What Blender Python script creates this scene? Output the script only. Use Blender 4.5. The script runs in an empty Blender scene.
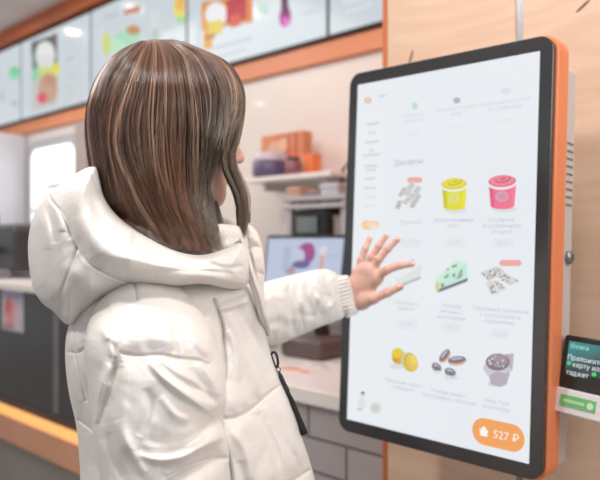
import bpy, bmesh, math, random
import numpy as np
from mathutils import Vector, Matrix
random.seed(7); np.random.seed(7)
F=673.0; PSI=0.75292; CZ=1.35
CP,SP=math.cos(PSI),math.sin(PSI)
COL=bpy.context.scene.collection

# ---------------------------------------------------------------- helpers
def ray(px,py):
    X=(px-300)/F; Z=-(py-240)/F
    return Vector((CP*X-SP, SP*X+CP, Z))
CAM=Vector((0,0,CZ))
def at_y(px,py,y):                 # point of the view ray on the plane y = const
    d=ray(px,py); return CAM+d*(y/d.y)
def at_d(px,py,D): return CAM+ray(px,py)*D
def link(o,parent=None):
    COL.objects.link(o)
    if parent is not None: o.parent=parent
    return o
def tag(o,label=None,cat=None,group=None,kind=None):
    if label: o['label']=label
    if cat: o['category']=cat
    if group: o['group']=group
    if kind: o['kind']=kind
    return o
def empty(name,loc=(0,0,0),rz=0,label=None,cat=None,group=None):
    o=bpy.data.objects.new(name,None); COL.objects.link(o); o.location=loc; o.rotation_euler=(0,0,rz)
    o.empty_display_size=.05
    return tag(o,label,cat,group)

def mat(name,col=(.8,.8,.8),rough=.5,metal=0,emit=None,es=1,spec=.5,coat=0,bump=None,alpha=1,trans=0,sheen=0,var=None):
    m=bpy.data.materials.new(name); m.use_nodes=True; nt=m.node_tree; b=nt.nodes['Principled BSDF']
    b.inputs['Base Color'].default_value=(*col,1); b.inputs['Roughness'].default_value=rough
    b.inputs['Metallic'].default_value=metal; b.inputs['Specular IOR Level'].default_value=spec
    b.inputs['Coat Weight'].default_value=coat; b.inputs['Coat Roughness'].default_value=.05
    b.inputs['Transmission Weight'].default_value=trans
    b.inputs['Sheen Weight'].default_value=sheen
    b.inputs['Alpha'].default_value=alpha
    if emit: b.inputs['Emission Color'].default_value=(*emit,1); b.inputs['Emission Strength'].default_value=es
    if bump or var:
        tc=nt.nodes.new('ShaderNodeTexCoord')
    if bump:
        n=nt.nodes.new('ShaderNodeTexNoise'); n.inputs['Scale'].default_value=bump[0]; n.inputs['Detail'].default_value=4
        bp=nt.nodes.new('ShaderNodeBump'); bp.inputs['Strength'].default_value=bump[1]; bp.inputs['Distance'].default_value=.01
        nt.links.new(tc.outputs['Object'],n.inputs['Vector']); nt.links.new(n.outputs['Fac'],bp.inputs['Height']); nt.links.new(bp.outputs['Normal'],b.inputs['Normal'])
    if var:
        n=nt.nodes.new('ShaderNodeTexNoise'); n.inputs['Scale'].default_value=var[0]; n.inputs['Detail'].default_value=3
        cr=nt.nodes.new('ShaderNodeValToRGB'); cr.color_ramp.elements[0].position=.3; cr.color_ramp.elements[1].position=.7
        cr.color_ramp.elements[0].color=(*col,1); cr.color_ramp.elements[1].color=(*var[1],1)
        nt.links.new(tc.outputs['Object'],n.inputs['Vector']); nt.links.new(n.outputs['Fac'],cr.inputs['Fac']); nt.links.new(cr.outputs['Color'],b.inputs['Base Color'])
    return m
def emat(name,col,s=1,gloss=True):
    """screen pixel material: emission plus a thin glassy reflection"""
    return mat(name,(.02,.02,.02),.14 if gloss else .6,emit=col,es=s,spec=.28 if gloss else .1)
def attr_mat(name,attr='col',emission=None,rough=.4,spec=.5,metal=0):
    m=bpy.data.materials.new(name); m.use_nodes=True; nt=m.node_tree; b=nt.nodes['Principled BSDF']
    a=nt.nodes.new('ShaderNodeAttribute'); a.attribute_name=attr
    b.inputs['Roughness'].default_value=rough; b.inputs['Specular IOR Level'].default_value=spec
    if emission is not None:
        b.inputs['Base Color'].default_value=(.02,.02,.02,1); nt.links.new(a.outputs['Color'],b.inputs['Emission Color']); b.inputs['Emission Strength'].default_value=emission
    else: nt.links.new(a.outputs['Color'],b.inputs['Base Color'])
    return m
def s2l(c):                         # sRGB 0-255 -> linear
    return tuple(((x/255+.055)/1.055)**2.4 if x>10 else x/255/12.92 for x in c)

def obj(name,bm,m,parent=None,smooth=False,loc=None):
    me=bpy.data.meshes.new(name); bm.to_mesh(me); bm.free()
    for x in (m if isinstance(m,(list,tuple)) else [m]): me.materials.append(x)
    if smooth:
        me.polygons.foreach_set('use_smooth',[True]*len(me.polygons))
    o=bpy.data.objects.new(name,me); link(o,parent)
    if loc is not None: o.location=loc
    return o
def box(bm,x0,x1,y0,y1,z0,z1,bev=0,seg=2,mi=0):
    r=bmesh.ops.create_cube(bm,size=1)
    vs=r['verts']
    for v in vs: v.co=Vector((x0+(v.co.x+.5)*(x1-x0),y0+(v.co.y+.5)*(y1-y0),z0+(v.co.z+.5)*(z1-z0)))
    fs={f for v in vs for f in v.link_faces}
    for f in fs: f.material_index=mi
    if bev:
        es={e for v in vs for e in v.link_edges}
        bmesh.ops.bevel(bm,geom=list(es),offset=bev,segments=seg,affect='EDGES',profile=.5)
def bx(*a,**k):
    bm=bmesh.new(); box(bm,*a,**k); return bm
def rrect(w,h,r,n=8,cx=0,cz=0):
    p=[]
    for (sx,sz,a0) in ((1,1,0),(-1,1,90),(-1,-1,180),(1,-1,270)):
        for i in range(n+1):
            a=math.radians(a0+90*i/n); p.append((cx+sx*(w/2-r)+r*math.cos(a),cz+sz*(h/2-r)+r*math.sin(a)))
    return p
def prism(bm,pts,y0,y1,bev=0,mi=0):
    """extrude an x-z outline between y0 and y1"""
    v=[bm.verts.new((x,y0,z)) for x,z in pts]; f=bm.faces.new(v); f.material_index=mi
    r=bmesh.ops.extrude_face_region(bm,geom=[f]); nv=[g for g in r['geom'] if isinstance(g,bmesh.types.BMVert)]
    for q in nv: q.co.y=y1
    for g in r['geom']:
        if isinstance(g,bmesh.types.BMFace): g.material_index=mi
    bmesh.ops.recalc_face_normals(bm,faces=bm.faces[:])
    if bev:
        es=[e for e in bm.edges if abs(e.verts[0].co.y-e.verts[1].co.y)<1e-6 and abs(e.verts[0].co.y-y0)<1e-6]
        bmesh.ops.bevel(bm,geom=es,offset=bev,segments=3,affect='EDGES',profile=.5)
def tube(bm,pts,r,n=10,cap=True,mi=0):
    pts=[Vector(p) for p in pts]; rs=r if isinstance(r,(list,tuple)) else [r]*len(pts)
    rings=[]; up=None
    for i,p in enumerate(pts):
        t=(pts[min(i+1,len(pts)-1)]-pts[max(i-1,0)]).normalized()
        if up is None: up=Vector((0,0,1)) if abs(t.z)<.9 else Vector((1,0,0))
        a=t.cross(up).normalized(); b=t.cross(a).normalized(); up=-b
        rings.append([bm.verts.new(p+(a*math.cos(2*math.pi*k/n)+b*math.sin(2*math.pi*k/n))*rs[i]) for k in range(n)])
    for i in range(len(rings)-1):
        for k in range(n):
            f=bm.faces.new((rings[i][k],rings[i][(k+1)%n],rings[i+1][(k+1)%n],rings[i+1][k])); f.material_index=mi
    if cap: bm.faces.new(rings[0]); bm.faces.new(rings[-1][::-1])
    bmesh.ops.recalc_face_normals(bm,faces=bm.faces[:])
def lathe(bm,prof,cx=0,cy=0,cz=0,n=28,mi=0):
    rings=[[bm.verts.new((cx+max(r,1e-5)*math.cos(2*math.pi*k/n),cy+max(r,1e-5)*math.sin(2*math.pi*k/n),cz+z)) for k in range(n)] for r,z in prof]
    for i in range(len(rings)-1):
        for k in range(n):
            f=bm.faces.new((rings[i][k],rings[i][(k+1)%n],rings[i+1][(k+1)%n],rings[i+1][k])); f.material_index=mi
    bmesh.ops.remove_doubles(bm,verts=bm.verts[:],dist=1e-5); bmesh.ops.recalc_face_normals(bm,faces=bm.faces[:])
def colored(name,polys,m,parent,fn):
    """flat printed patches: polys = [(points2d, sRGB)], fn maps (x,y,layer) -> local 3-D"""
    me=bpy.data.meshes.new(name); V=[];Fc=[];C=[]
    for L,(pts,c) in enumerate(polys):
        b=len(V); V+=[fn(x,y,L) for x,y in pts]; Fc.append(list(range(b,b+len(pts)))); C+=[(*s2l(c),1)]*len(pts)
    me.from_pydata([tuple(v) for v in V],[],Fc); a=me.color_attributes.new('col','FLOAT_COLOR','CORNER')
    a.data.foreach_set('color',np.array(C,np.float32).ravel()); me.materials.append(m)
    o=bpy.data.objects.new(name,me); link(o,parent); return o
def ell(cx,cy,rx,ry,n=24,rot=0,a0=0,a1=360):
    r=math.radians(rot); out=[]
    k=n if a1-a0>=360 else n+1
    for i in range(k):
        a=math.radians(a0+(a1-a0)*i/n); x,y=rx*math.cos(a),ry*math.sin(a)
        out.append((cx+x*math.cos(r)-y*math.sin(r),cy+x*math.sin(r)+y*math.cos(r)))
    return out
def pill(cx,cy,w,h,rot=0,n=8):
    r=math.radians(rot); out=[]
    for x,y in rrect(w,h,min(w,h)/2*.98,n): out.append((cx+x*math.cos(r)-y*math.sin(r),cy+x*math.sin(r)+y*math.cos(r)))
    return out

# ---------------------------------------------------------------- render look, camera
sc=bpy.context.scene
sc.view_settings.view_transform='Standard'; sc.view_settings.look='None'
sc.cycles.use_denoising=True
sc.cycles.max_bounces=8
cd=bpy.data.cameras.new('camera'); cam=bpy.data.objects.new('camera',cd); COL.objects.link(cam)
cam.location=CAM; cam.rotation_euler=(math.pi/2,0,PSI); cd.sensor_width=36; cd.lens=36*F/600; cd.clip_start=.02
cd.dof.use_dof=True; cd.dof.focus_distance=.90; cd.dof.aperture_fstop=40.4/10.5; sc.camera=cam

# ---------------------------------------------------------------- setting
YW=2.6; YC=1.45; YP=1.35; CEIL=3.165
M={}
M['wall']=mat('painted_wall',coat=.6,col=s2l((234,222,214)),rough=.35,var=(1.3,s2l((239,228,220))))
M['ceil']=mat('ceiling_paint',s2l((238,232,228)),.7,var=(.8,s2l((215,204,198))))
M['floor']=mat('floor_tile',s2l((150,146,142)),.4,var=(3,s2l((138,134,131))))
M['orange']=mat('orange_band',s2l((226,146,106)),.45,var=(4,s2l((218,138,98))))
M['orange2']=mat('orange_trim',s2l((206,112,66)),.45,var=(4,s2l((196,104,62))))
M['black']=mat('black_plastic',(.012,.012,.014),.35,bump=(300,.05))
M['darkpanel']=mat('dark_panel',s2l((70,68,68)),.3,var=(2,s2l((60,59,60))))
M['white']=mat('white_laminate',s2l((240,234,230)),.3,var=(3,s2l((236,229,225))))
M['steel']=mat('steel',s2l((150,150,155)),.35,metal=.8,bump=(200,.05))
M['grey']=mat('grey_paint',s2l((186,184,186)),.45,var=(5,s2l((178,176,178))))

def struct(name,bm,m,parent=None):
    o=obj(name,bm,m,parent)
    if parent is None: o['kind']='structure'
    return o
struct('floor',bx(-9,3,-4,YW+.1,-.1,0),M['floor'])
struct('ceiling',bx(-9,3,-4,YW+.1,CEIL,CEIL+.1),M['ceil'])
struct('wall_back',bx(-9,3,YW,YW+.1,0,CEIL),M['wall'])
# orange bands above and below the row of menu displays
zb=2.358; zt=3.03
struct('trim_1',bx(-8,-.9,YW-.03,YW,zb-.105,zb-.005,bev=.004),M['orange'])
struct('trim_2',bx(-8,-.9,YW-.10,YW,zt+.02,CEIL,bev=.004),M['orange2'])

# plywood partition that carries the kiosk
def plywood():
    m=bpy.data.materials.new('birch_plywood'); m.use_nodes=True; nt=m.node_tree; b=nt.nodes['Principled BSDF']; N=nt.nodes.new; L=nt.links.new
    tc=N('ShaderNodeTexCoord'); mp=N('ShaderNodeMapping'); mp.inputs['Scale'].default_value=(1.2,1,5)
    n=N('ShaderNodeTexNoise'); n.inputs['Scale'].default_value=1.6; n.inputs['Detail'].default_value=3; n.inputs['Distortion'].default_value=1.2
    w=N('ShaderNodeMath'); w.operation='MULTIPLY'; w.inputs[1].default_value=22
    s=N('ShaderNodeMath'); s.operation='SINE'
    cr=N('ShaderNodeValToRGB'); e=cr.color_ramp.elements
    e[0].position=0; e[0].color=(*s2l((222,187,160)),1); e[1].position=1; e[1].color=(*s2l((229,196,170)),1)
    mr=N('ShaderNodeMapRange'); mr.inputs[1].default_value=-1; mr.inputs[2].default_value=1
    L(tc.outputs['Object'],mp.inputs[0]); L(mp.outputs[0],n.inputs['Vector']); L(n.outputs['Fac'],w.inputs[0]); L(w.outputs[0],s.inputs[0]); L(s.outputs[0],mr.inputs[0]); L(mr.outputs[0],cr.inputs[0])
    n2=N('ShaderNodeTexNoise'); n2.inputs['Scale'].default_value=60; mp2=N('ShaderNodeMapping'); mp2.inputs['Scale'].default_value=(.12,1,1.6)
    L(tc.outputs['Object'],mp2.inputs[0]); L(mp2.outputs[0],n2.inputs['Vector'])
    mx=N('ShaderNodeMix'); mx.data_type='RGBA'; mx.blend_type='MULTIPLY'; mx.inputs['Factor'].default_value=.10
    L(cr.outputs[0],mx.inputs['A']); L(n2.outputs['Color'],mx.inputs['B']); L(mx.outputs['Result'],b.inputs['Base Color'])
    b.inputs['Roughness'].default_value=.5
    return m
M['ply']=plywood()
xe=at_y(383,100,YP).x; xj=at_y(519,20,YP).x
struct('wall_right',bx(xe+.012,xj-.008,YP,YW-.002,0,CEIL,bev=.002),M['ply'])
struct('wall_right_panel',bx(xj+.008,3,YP,YW-.002,0,CEIL,bev=.002),M['ply'])
struct('trim_3',bx(xe,xe+.0115,YP-.002,YW-.12,0,CEIL),M['orange2'])
struct('trim_4',bx(xj-.0075,xj+.0075,YP+.004,YP+.02,0,CEIL),M['steel'])
# two knots in the veneer
M['knot']=mat('knot',s2l((120,88,66)),.6,bump=(80,.2))
for i,(px,py,a) in enumerate(((411,57,70),(583,6,35))):
    p=at_y(px,py,YP-.0006); bm=bmesh.new(); v=[bm.verts.new((x,0,z)) for x,z in ell(0,0,.017,.003,16,a)]; bm.faces.new(v)
    o=obj('plywood_knot',bm,M['knot'],bpy.data.objects['wall_right'] if i==0 else bpy.data.objects['wall_right_panel'],loc=p)

# ---------------------------------------------------------------- menu displays
M['scr']=emat('menu_screen_glow',s2l((222,232,238)),.79)
M['pic']=attr_mat('menu_picture',emission=.88,rough=.3,spec=.15)
mb_u=[at_y(p,100,YW).x for p in (194,335)]; pitch=mb_u[1]-mb_u[0]
yb=YW-.06
def menu_board(k,label,patches):
    x0=mb_u[1]-(k)*pitch; x1=x0+pitch          # k=0 right-most one
    r=empty('menu_display',((x0+x1)/2,YW-.03,(zb+zt)/2),0,label,'menu display','lit menu displays in a row above the counter')
    w=pitch; h=zt-zb
    obj('casing',bx(-w/2+.001,w/2-.001,-.022,.029,-h/2,h/2,bev=.003),M['black'],r)
    s=obj('screen',bx(-w/2+.012,w/2-.012,-.0255,-.0225,-h/2+.014,h/2-.014),M['scr'],r)
    if patches:
        def fn(px,py,L):
            p=at_y(px,py,yb); x=min(max(p.x-(x0+x1)/2,-w/2+.015),w/2-.015); z=min(max(p.z-(zb+zt)/2,-h/2+.018),h/2-.018)
            return (x,-.0262-.0003*L,z)
        colored('menu_picture',patches,M['pic'],s,fn)
    return r
W=(238,243,244)
def q(x0,y0,x1,y1,dy=0): return [(x0,y0),(x1,y0+dy),(x1,y1+dy),(x0,y1)]
menu_board(0,'menu display with an almost blank white screen, against the plywood wall',[(q(342,-2,374,4,-6),(228,233,238)),(q(345,10,372,14,-8),(226,230,236))])
menu_board(1,'menu display showing an orange tray of red fruit dishes and a purple drink bottle',[
    (q(196,8,200,76,0),(214,222,228)),(q(201,2,252,30,-8),(226,150,80)),(q(203,12,212,50,-2),(236,176,84)),(ell(216,14,11,12),(244,246,246)),(q(208,22,222,36,-3),(236,214,96)),
    (q(226,0,246,24,-5),(196,52,66)),(q(230,16,240,28,-3),(226,90,74)),(q(246,4,252,22,-3),(232,132,60)),(q(205,36,215,40,-3),(206,120,80)),
    (q(214,46,250,50,-10),(214,222,228)),(q(216,56,246,59,-9),(218,226,230)),
    (q(281,-4,288,12,-2),(92,40,84)),(ell(285,17,6,10,rot=5),(198,60,170)),(ell(285,10,4,7),(110,44,96)),(ell(286,22,3,4),(236,120,200)),
    (q(300,-2,328,2,-8),(220,227,232)),(q(302,12,326,15,-7),(220,227,232)),(ell(262,8,5,6),(210,238,220))])
menu_board(2,'menu display showing a mint green dish and a yellow cup, behind the head',[
    (q(100,30,104,120,-3),(218,226,232)),(ell(127,38,15,9,rot=-20),(176,226,200)),(ell(116,46,9,7),(196,236,206)),(ell(106,44,4,12),(214,220,120)),(ell(133,30,7,5),(198,150,96)),(q(124,8,140,15,-3),(186,110,80)),
    (q(104,16,120,20,-5),(196,206,214)),(q(108,60,116,66,-3),(206,214,222)),(ell(181,8,8,13),(238,226,110)),(ell(180,4,5,6),(246,190,90)),(ell(182,20,6,4),(170,226,150)),
    (q(150,12,160,60,-3),(214,222,226)),(q(152,30,158,42,-2),(184,206,196)),(q(164,28,172,30,-3),(200,210,216)),(q(163,40,176,42,-3),(210,220,224)),(q(145,-4,149,80,0),(206,214,220))])
menu_board(3,'menu display showing a layered dessert in a dark framed picture',[
    (q(31,42,57,112,-8),(206,206,202)),(q(31,42,56,56,-8),(92,98,98)),(q(32,54,37,80,-1),(104,140,136)),(q(52,34,57,74,-1),(120,104,104)),(ell(45,55,10,14),(228,230,228)),(ell(45,49,8,7),(238,238,236)),
    (ell(55,69,5,6),(232,224,90)),(ell(44,73,9,6,rot=-15),(216,224,130)),(ell(48,88,10,15),(206,168,148)),(ell(42,98,5,6),(226,96,112)),(ell(50,80,7,6),(200,150,128)),(ell(36,74,4,6),(150,216,170)),
    (q(66,44,76,48,-3),(206,214,220)),(q(66,58,75,62,-3),(200,208,214)),(q(68,76,76,80,-3),(206,212,218)),(q(66,86,74,100,-3),(212,216,214)),(q(83,20,88,110,-2),(216,222,228)),(q(88,40,95,60,-2),(206,210,214))])
menu_board(4,'menu display showing a small green emblem, leftmost in the row',[
    (ell(14,73,6,7,rot=-20),(150,222,178)),(ell(15,70,4,3),(130,206,160)),(q(20,48,26,62,-2),(206,212,220)),(q(11,102,17,107,-2),(188,196,200)),(ell(2,96,3,7),(206,206,206)),(q(6,86,20,88,-3),(216,222,226))])

# ---------------------------------------------------------------- counters
M['tile']=None
def tiles():
    m=bpy.data.materials.new('grey_wall_tile'); m.use_nodes=True; nt=m.node_tree; b=nt.nodes['Principled BSDF']; N=nt.nodes.new; L=nt.links.new
    tc=N('ShaderNodeTexCoord'); sp=N('ShaderNodeSeparateXYZ'); cb=N('ShaderNodeCombineXYZ'); L(tc.outputs['Object'],sp.inputs[0]); L(sp.outputs[0],cb.inputs[0]); L(sp.outputs[2],cb.inputs[1])
    br=N('ShaderNodeTexBrick'); L(cb.outputs[0],br.inputs['Vector'])
    br.inputs['Color1'].default_value=(*s2l((172,165,165)),1); br.inputs['Color2'].default_value=(*s2l((180,172,171)),1); br.inputs['Mortar'].default_value=(*s2l((112,107,108)),1)
    br.inputs['Scale'].default_value=1; br.inputs['Brick Width'].default_value=.285; br.inputs['Row Height'].default_value=.097; br.inputs['Mortar Size'].default_value=.0045; br.inputs['Mortar Smooth'].default_value=.3
    bp=N('ShaderNodeBump'); bp.inputs['Distance'].default_value=.003; bp.invert=True; L(br.outputs['Fac'],bp.inputs['Height']); L(bp.outputs[0],b.inputs['Normal'])
    L(br.outputs['Color'],b.inputs['Base Color']); b.inputs['Roughness'].default_value=.35
    return m
M['tile']=tiles()
XM=-1.95
ztop=CZ-(153/F)*at_y(337,393,YC).to_2d().length*0+(at_y(337,393,YC).z-CZ)
ct=empty('service_counter',((XM+xe)/2,YC+.3,0),0,'white topped service counter with grey tiled front under the touch screen','counter')
w2=(xe-XM)/2-.002
o=obj('worktop',bx(-w2,w2,-.32,.29,ztop-.045,ztop,bev=.004),M['white'],ct)
tb=obj('tiled_front',bx(-w2,w2,-.30,.23,0,ztop-.046),M['tile'],ct)
bar=empty('bar_counter',(-4.5,YC+.3,0),0,'tall dark fronted bar counter with white top and glowing orange ledge','counter')
L0=-9+4.5+.01; L1=XM+4.5-.002
obj('worktop',bx(L0,L1,-.33,.20,1.105,1.14,bev=.004),M['white'],bar)
obj('front_panel',bx(L0,L1,-.29,.2,.56,1.104),M['darkpanel'],bar)
M['glowwood']=mat('lit_ledge',s2l((226,150,98)),.4,emit=s2l((250,170,100)),es=.22,var=(3,s2l((230,156,104))))
obj('ledge',bx(L0,L1,-.305,.2,.35,.475,bev=.003),mat('ledge_wood',s2l((218,160,128)),.45,var=(4,s2l((210,150,118)))),bar)
obj('light_strip',bx(L0,L1,-.30,.1,.4755,.525),mat('warm_light_strip',s2l((240,176,110)),.4,emit=s2l((255,186,104)),es=.75),bar)
obj('panel_rail',bx(L0,L1,-.298,.1,.5255,.5595),mat('rail_brown',s2l((98,70,60)),.5,var=(4,s2l((88,62,52)))),bar)  # brown rail between the light strip and the front panel
obj('plinth',bx(L0,L1,-.28,.2,0,.3495),mat('plinth_grey',s2l((150,142,136)),.5,var=(3,s2l((138,131,126)))),bar)
# panel seams on the front
for px in (52,):
    x=at_y(px,380,YC).x+4.5
    obj('panel_joint',bx(x,x+.05,-.294,-.2901,.57,1.09),mat('joint_grey',s2l((120,118,118)),.3,var=(4,s2l((110,108,108)))),bar)
# poster on the bar front
p=at_y(13,311,YC)
po=empty('small_poster',(p.x,YC+.3-.2915,p.z),0,'small white poster with pink and red print on dark bar front','poster')
obj('sheet',bx(-.14,.10,-.003,0,-.1,.1),mat('poster_paper',s2l((206,200,214)),.4,var=(9,s2l((196,190,204)))),po)
colored('print',[(ell(-.05,0,.06,.07),(226,150,150)),(ell(-.07,.02,.03,.04),(220,100,96)),(ell(.03,-.02,.03,.06),(226,190,206)),(q(-.12,.06,.08,.085),(170,160,200)),(q(-.12,-.09,.0,-.07),(200,120,130))],attr_mat('poster_print',rough=.4),po,lambda x,y,L:(x,-.0035-.0003*L,y))

# back wall: lit pass-through window, tall white fridge, column
M['glow']=mat('window_light',(.9,.93,.95),.5,emit=s2l((236,242,248)),es=.95)
a=at_y(36,150,YW); b=at_y(80,228,YW)
cx,cz_=(a.x+b.x)/2,(a.z+b.z)/2; ww,hh=b.x-a.x,a.z-b.z
wr=tag(empty('window_1',(cx,YW,cz_)),kind='structure')
bm=bmesh.new(); prism(bm,rrect(ww+.14,hh+.14,.1),-.04,-.001,bev=.01); obj('window_frame',bm,M['grey'],wr)
bm=bmesh.new(); prism(bm,rrect(ww-.02,hh-.02,.09),-.045,-.041); obj('window_pane',bm,M['glow'],wr)
bm=bmesh.new(); box(bm,-ww*.1,ww*.3,-.05,-.0455,-hh*.02,hh*.03); box(bm,-ww*.45,-ww*.1,-.05,-.0455,-hh*.3,-hh*.25); obj('window_pane_bar',bm,M['grey'],wr)  # two grey bars set on the pane
p0=at_y(-160,140,2.59); p1=at_y(27,238,2.59)
fr=empty('tall_fridge',((p0.x+p1.x)/2,2.4,0),0,'tall pale grey fridge at the far left behind the bar','fridge')
fw=(p1.x-p0.x)/2
fz=min(p0.z+.06,zb-.12)
obj('cabinet',bx(-fw,fw,-.1,.19,.0,fz,bev=.02,seg=3),mat('fridge_white',s2l((205,208,216)),.3,var=(2,s2l((214,216,222)))),fr)
dr=obj('door',bx(-fw+.02,fw-.02,-.135,-.103,.1,fz-.03,bev=.012,seg=3),mat('fridge_door',s2l((212,216,224)),.2,var=(2,s2l((222,226,232)))),fr)
bm=bmesh.new(); tube(bm,[(fw-.1,-.16,1.2),(fw-.1,-.16,1.8)],.012); obj('door_handle',bm,M['steel'],dr,True)
pc=at_y(89,170,YW)
struct('pillar_1',bx(pc.x-.07,pc.x+.12,YW-.08,YW-.001,0,zb-.13,bev=.01),mat('pillar_taupe',s2l((176,162,156)),.5,var=(3,s2l((168,154,148)))))

# coffee machine and tumbler stack on the bar
p=at_y(14,285,YC+.3)
cm=empty('coffee_machine',(p.x,YC+.3,1.14),0,'dark coffee machine standing on the white bar top','coffee machine')
obj('housing',bx(-.35,.34,-.15,.18,.03,.27,bev=.02,seg=3),M['darkpanel'],cm)
obj('drip_tray',bx(-.32,.31,-.24,-.151,.0,.05,bev=.008),M['steel'],cm)
obj('top_rail',bx(-.33,.32,-.14,.17,.271,.30,bev=.005),M['steel'],cm)
for sx in (-.15,.12):
    bm=bmesh.new(); lathe(bm,[(0,0),(.03,0),(.034,.01),(.034,.05),(.0,.052)],sx,-.19,.13); g=obj('brew_head',bm,M['steel'],cm,True)
    bm=bmesh.new(); tube(bm,[(sx,-.2,.14),(sx,-.32,.125)],[.009,.013]); obj('portafilter_handle',bm,M['black'],g,True)
p=at_y(11,214,2.0)
sy=empty('syrup_bottle',(p.x,YC+.42,1.14),0,'slim brown and violet bottle behind the coffee machine','bottle')
bm=bmesh.new(); lathe(bm,[(0,0),(.045,0),(.048,.02),(.048,.33),(.042,.38),(.018,.43),(.016,.5),(0,.5)]); obj('bottle_body',bm,mat('syrup_brown',s2l((120,94,82)),.2,var=(8,s2l((104,84,96)))),sy,True)
bm=bmesh.new(); lathe(bm,[(.0495,.1),(.0495,.28)]); obj('bottle_label',bm,mat('violet_label',s2l((150,140,170)),.5,var=(8,s2l((170,150,160)))),sy,True)

# ---------------------------------------------------------------- things behind the service counter
# wall shelf with product boxes
YS=2.35
s0=at_y(262,180,YS); s1=at_y(338,172,YS)
zs=s0.z
sh=empty('wall_shelf',((s0.x+s1.x)/2,YW,zs),0,'white wall shelf holding orange boxes','shelf')
wS=(s1.x-s0.x)/2
obj('shelf_board',bx(-wS-.02,wS+.05,-.36,-.001,-.022,0,bev=.003),M['white'],sh)
for sx in (-wS+.05,wS-.05):
    obj('shelf_bracket',bx(sx-.01,sx+.01,-.28,-.001,-.06,-.0225),M['white'],sh)
def shelf_box(x0p,x1p,topy,y,dy,colr,label,name='product_box',pats=None,coll2=None):
    a=at_y(x0p,176,y); b=at_y(x1p,topy,y); h=b.z-zs-.001
    r=empty(name,((a.x+b.x)/2,y+dy/2,zs+.001),0,label,'box')
    w=(b.x-a.x)/2
    obj('carton',bx(-w,w,-dy/2,dy/2,0,h,bev=.003),mat('carton_'+name,s2l(colr),.5,var=(12,s2l(coll2 or colr))),r)
    if pats: colored('print',[([(x*w,z*h) for x,z in pp],c) for pp,c in pats],attr_mat('carton_print',rough=.5),r,lambda x,z,L:(x,-dy/2-.001-.0004*L,z))
    return r
shelf_box(261,303,130,2.44,.07,(214,128,92),'tall brown orange carton with striped front at the back of the wall shelf',pats=[(q(.0,.1,.12,.95),(196,96,66)),(q(.3,.1,.42,.97),(200,104,72)),(q(.62,.1,.75,.97),(190,98,70)),(ell(-.3,.6,.4,.25),(222,178,146)),(ell(-.55,.3,.3,.2),(228,150,116)),(ell(.1,.75,.2,.15),(230,188,150))],coll2=(220,150,110))
shelf_box(288,313,153,2.33,.06,(244,140,86),'bright orange carton with pale emblem at the front of the wall shelf',pats=[(ell(.05,.45,.35,.4),(250,196,160)),(ell(.1,.3,.2,.25),(252,224,204))],coll2=(240,126,70))
p=at_y(270,176,2.33)
bg=empty('snack_tin',(p.x,2.335,zs+.001),0,'violet and grey rounded tin with pale lid on the shelf end','tin')
bm=bmesh.new(); lathe(bm,[(0,0),(.085,0),(.09,.01),(.09,.075),(.084,.082),(0,.082)]); obj('tin_body',bm,mat('tin_violet',s2l((112,88,130)),.35,var=(9,s2l((90,84,108)))),bg,True)
bm=bmesh.new(); lathe(bm,[(.088,.083),(.088,.11),(.075,.125),(0,.13)]); obj('tin_lid',bm,mat('tin_lid',s2l((214,204,208)),.35,var=(9,s2l((190,170,196)))),bg,True)
p=at_y(288,176,2.28)
bg=empty('plum_jar',(p.x+.03,2.285,zs+.001),0,'small plum coloured jar in front of the brown orange carton','jar')
bm=bmesh.new(); lathe(bm,[(0,0),(.035,0),(.04,.01),(.04,.06),(.03,.07),(0,.07)]); obj('jar_body',bm,mat('jar_plum',s2l((140,84,100)),.3,var=(9,s2l((150,92,96)))),bg,True)
bm=bmesh.new(); lathe(bm,[(.032,.0705),(.032,.085),(0,.087)]); obj('jar_lid',bm,M['black'],bg,True)

# grey rack under the shelf with printer
YR=2.05
a=at_y(284,200,YR); b=at_y(345,300,YR)
rk=empty('storage_rack',((a.x+b.x)/2,YR+.2,ztop*0),0,'grey shelving unit with open shelves behind the counter','shelving')
wR=(b.x-a.x)/2
for sx in (-wR,wR-.03):
    for yy in (-.19,.17): obj('upright',bx(sx,sx+.03,yy,yy+.03,0,zs-.12),M['grey'],rk)
for z in (.6,.98,1.16,at_y(300,238,YR).z,at_y(300,204,YR).z,zs-.12):
    obj('rack_shelf',bx(-wR,wR,-.2,.2,z-.02,z-.0005,bev=.002),M['grey'],rk)
zr=at_y(300,238,YR).z; zr2=at_y(300,204,YR).z
obj('back_panel',bx(-wR,wR,.2005,.21,.3,zs-.12),mat('rack_back',s2l((200,190,186)),.5,var=(3,s2l((190,182,180)))),rk)
x0=at_y(291,230,YR).x; x1=at_y(326,230,YR).x
pr=empty('receipt_printer',((x0+x1)/2,YR+.1,zr),0,'black receipt printer with pale front on the rack','printer')
wp=(x1-x0)/2; hp=min((zr2-.025)-zr,.13)
obj('printer_body',bx(-wp,wp,-.09,.08,.0,hp,bev=.012,seg=3),M['black'],pr)
obj('printer_front',bx(-wp*.75,wp*.45,-.096,-.0905,.02,hp*.75,bev=.003),mat('printer_panel',s2l((120,128,126)),.4,var=(9,s2l((108,116,114)))),pr)
x0=at_y(285,200,YR).x; 
def small_box(px0,px1,y,z,h,colr,label,name='storage_box',d=.1):
    a=at_y(px0,220,y).x; b=at_y(px1,220,y).x
    r=empty(name,((a+b)/2,y+d/2,z),0,label,'box'); w=(b-a)/2
    obj('box_body',bx(-w,w,-d/2,d/2,0,h*.8,bev=.004),mat('box_body_'+name,s2l(colr),.5,var=(12,s2l(tuple(int(c*.92) for c in colr)))),r)
    obj('box_lid',bx(-w-.003,w+.003,-d/2-.003,d/2+.003,h*.8+.0005,h,bev=.003),mat('box_lid_'+name,s2l(tuple(min(255,int(c*1.06)) for c in colr)),.5,var=(12,s2l(colr))),r)
    return r
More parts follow.
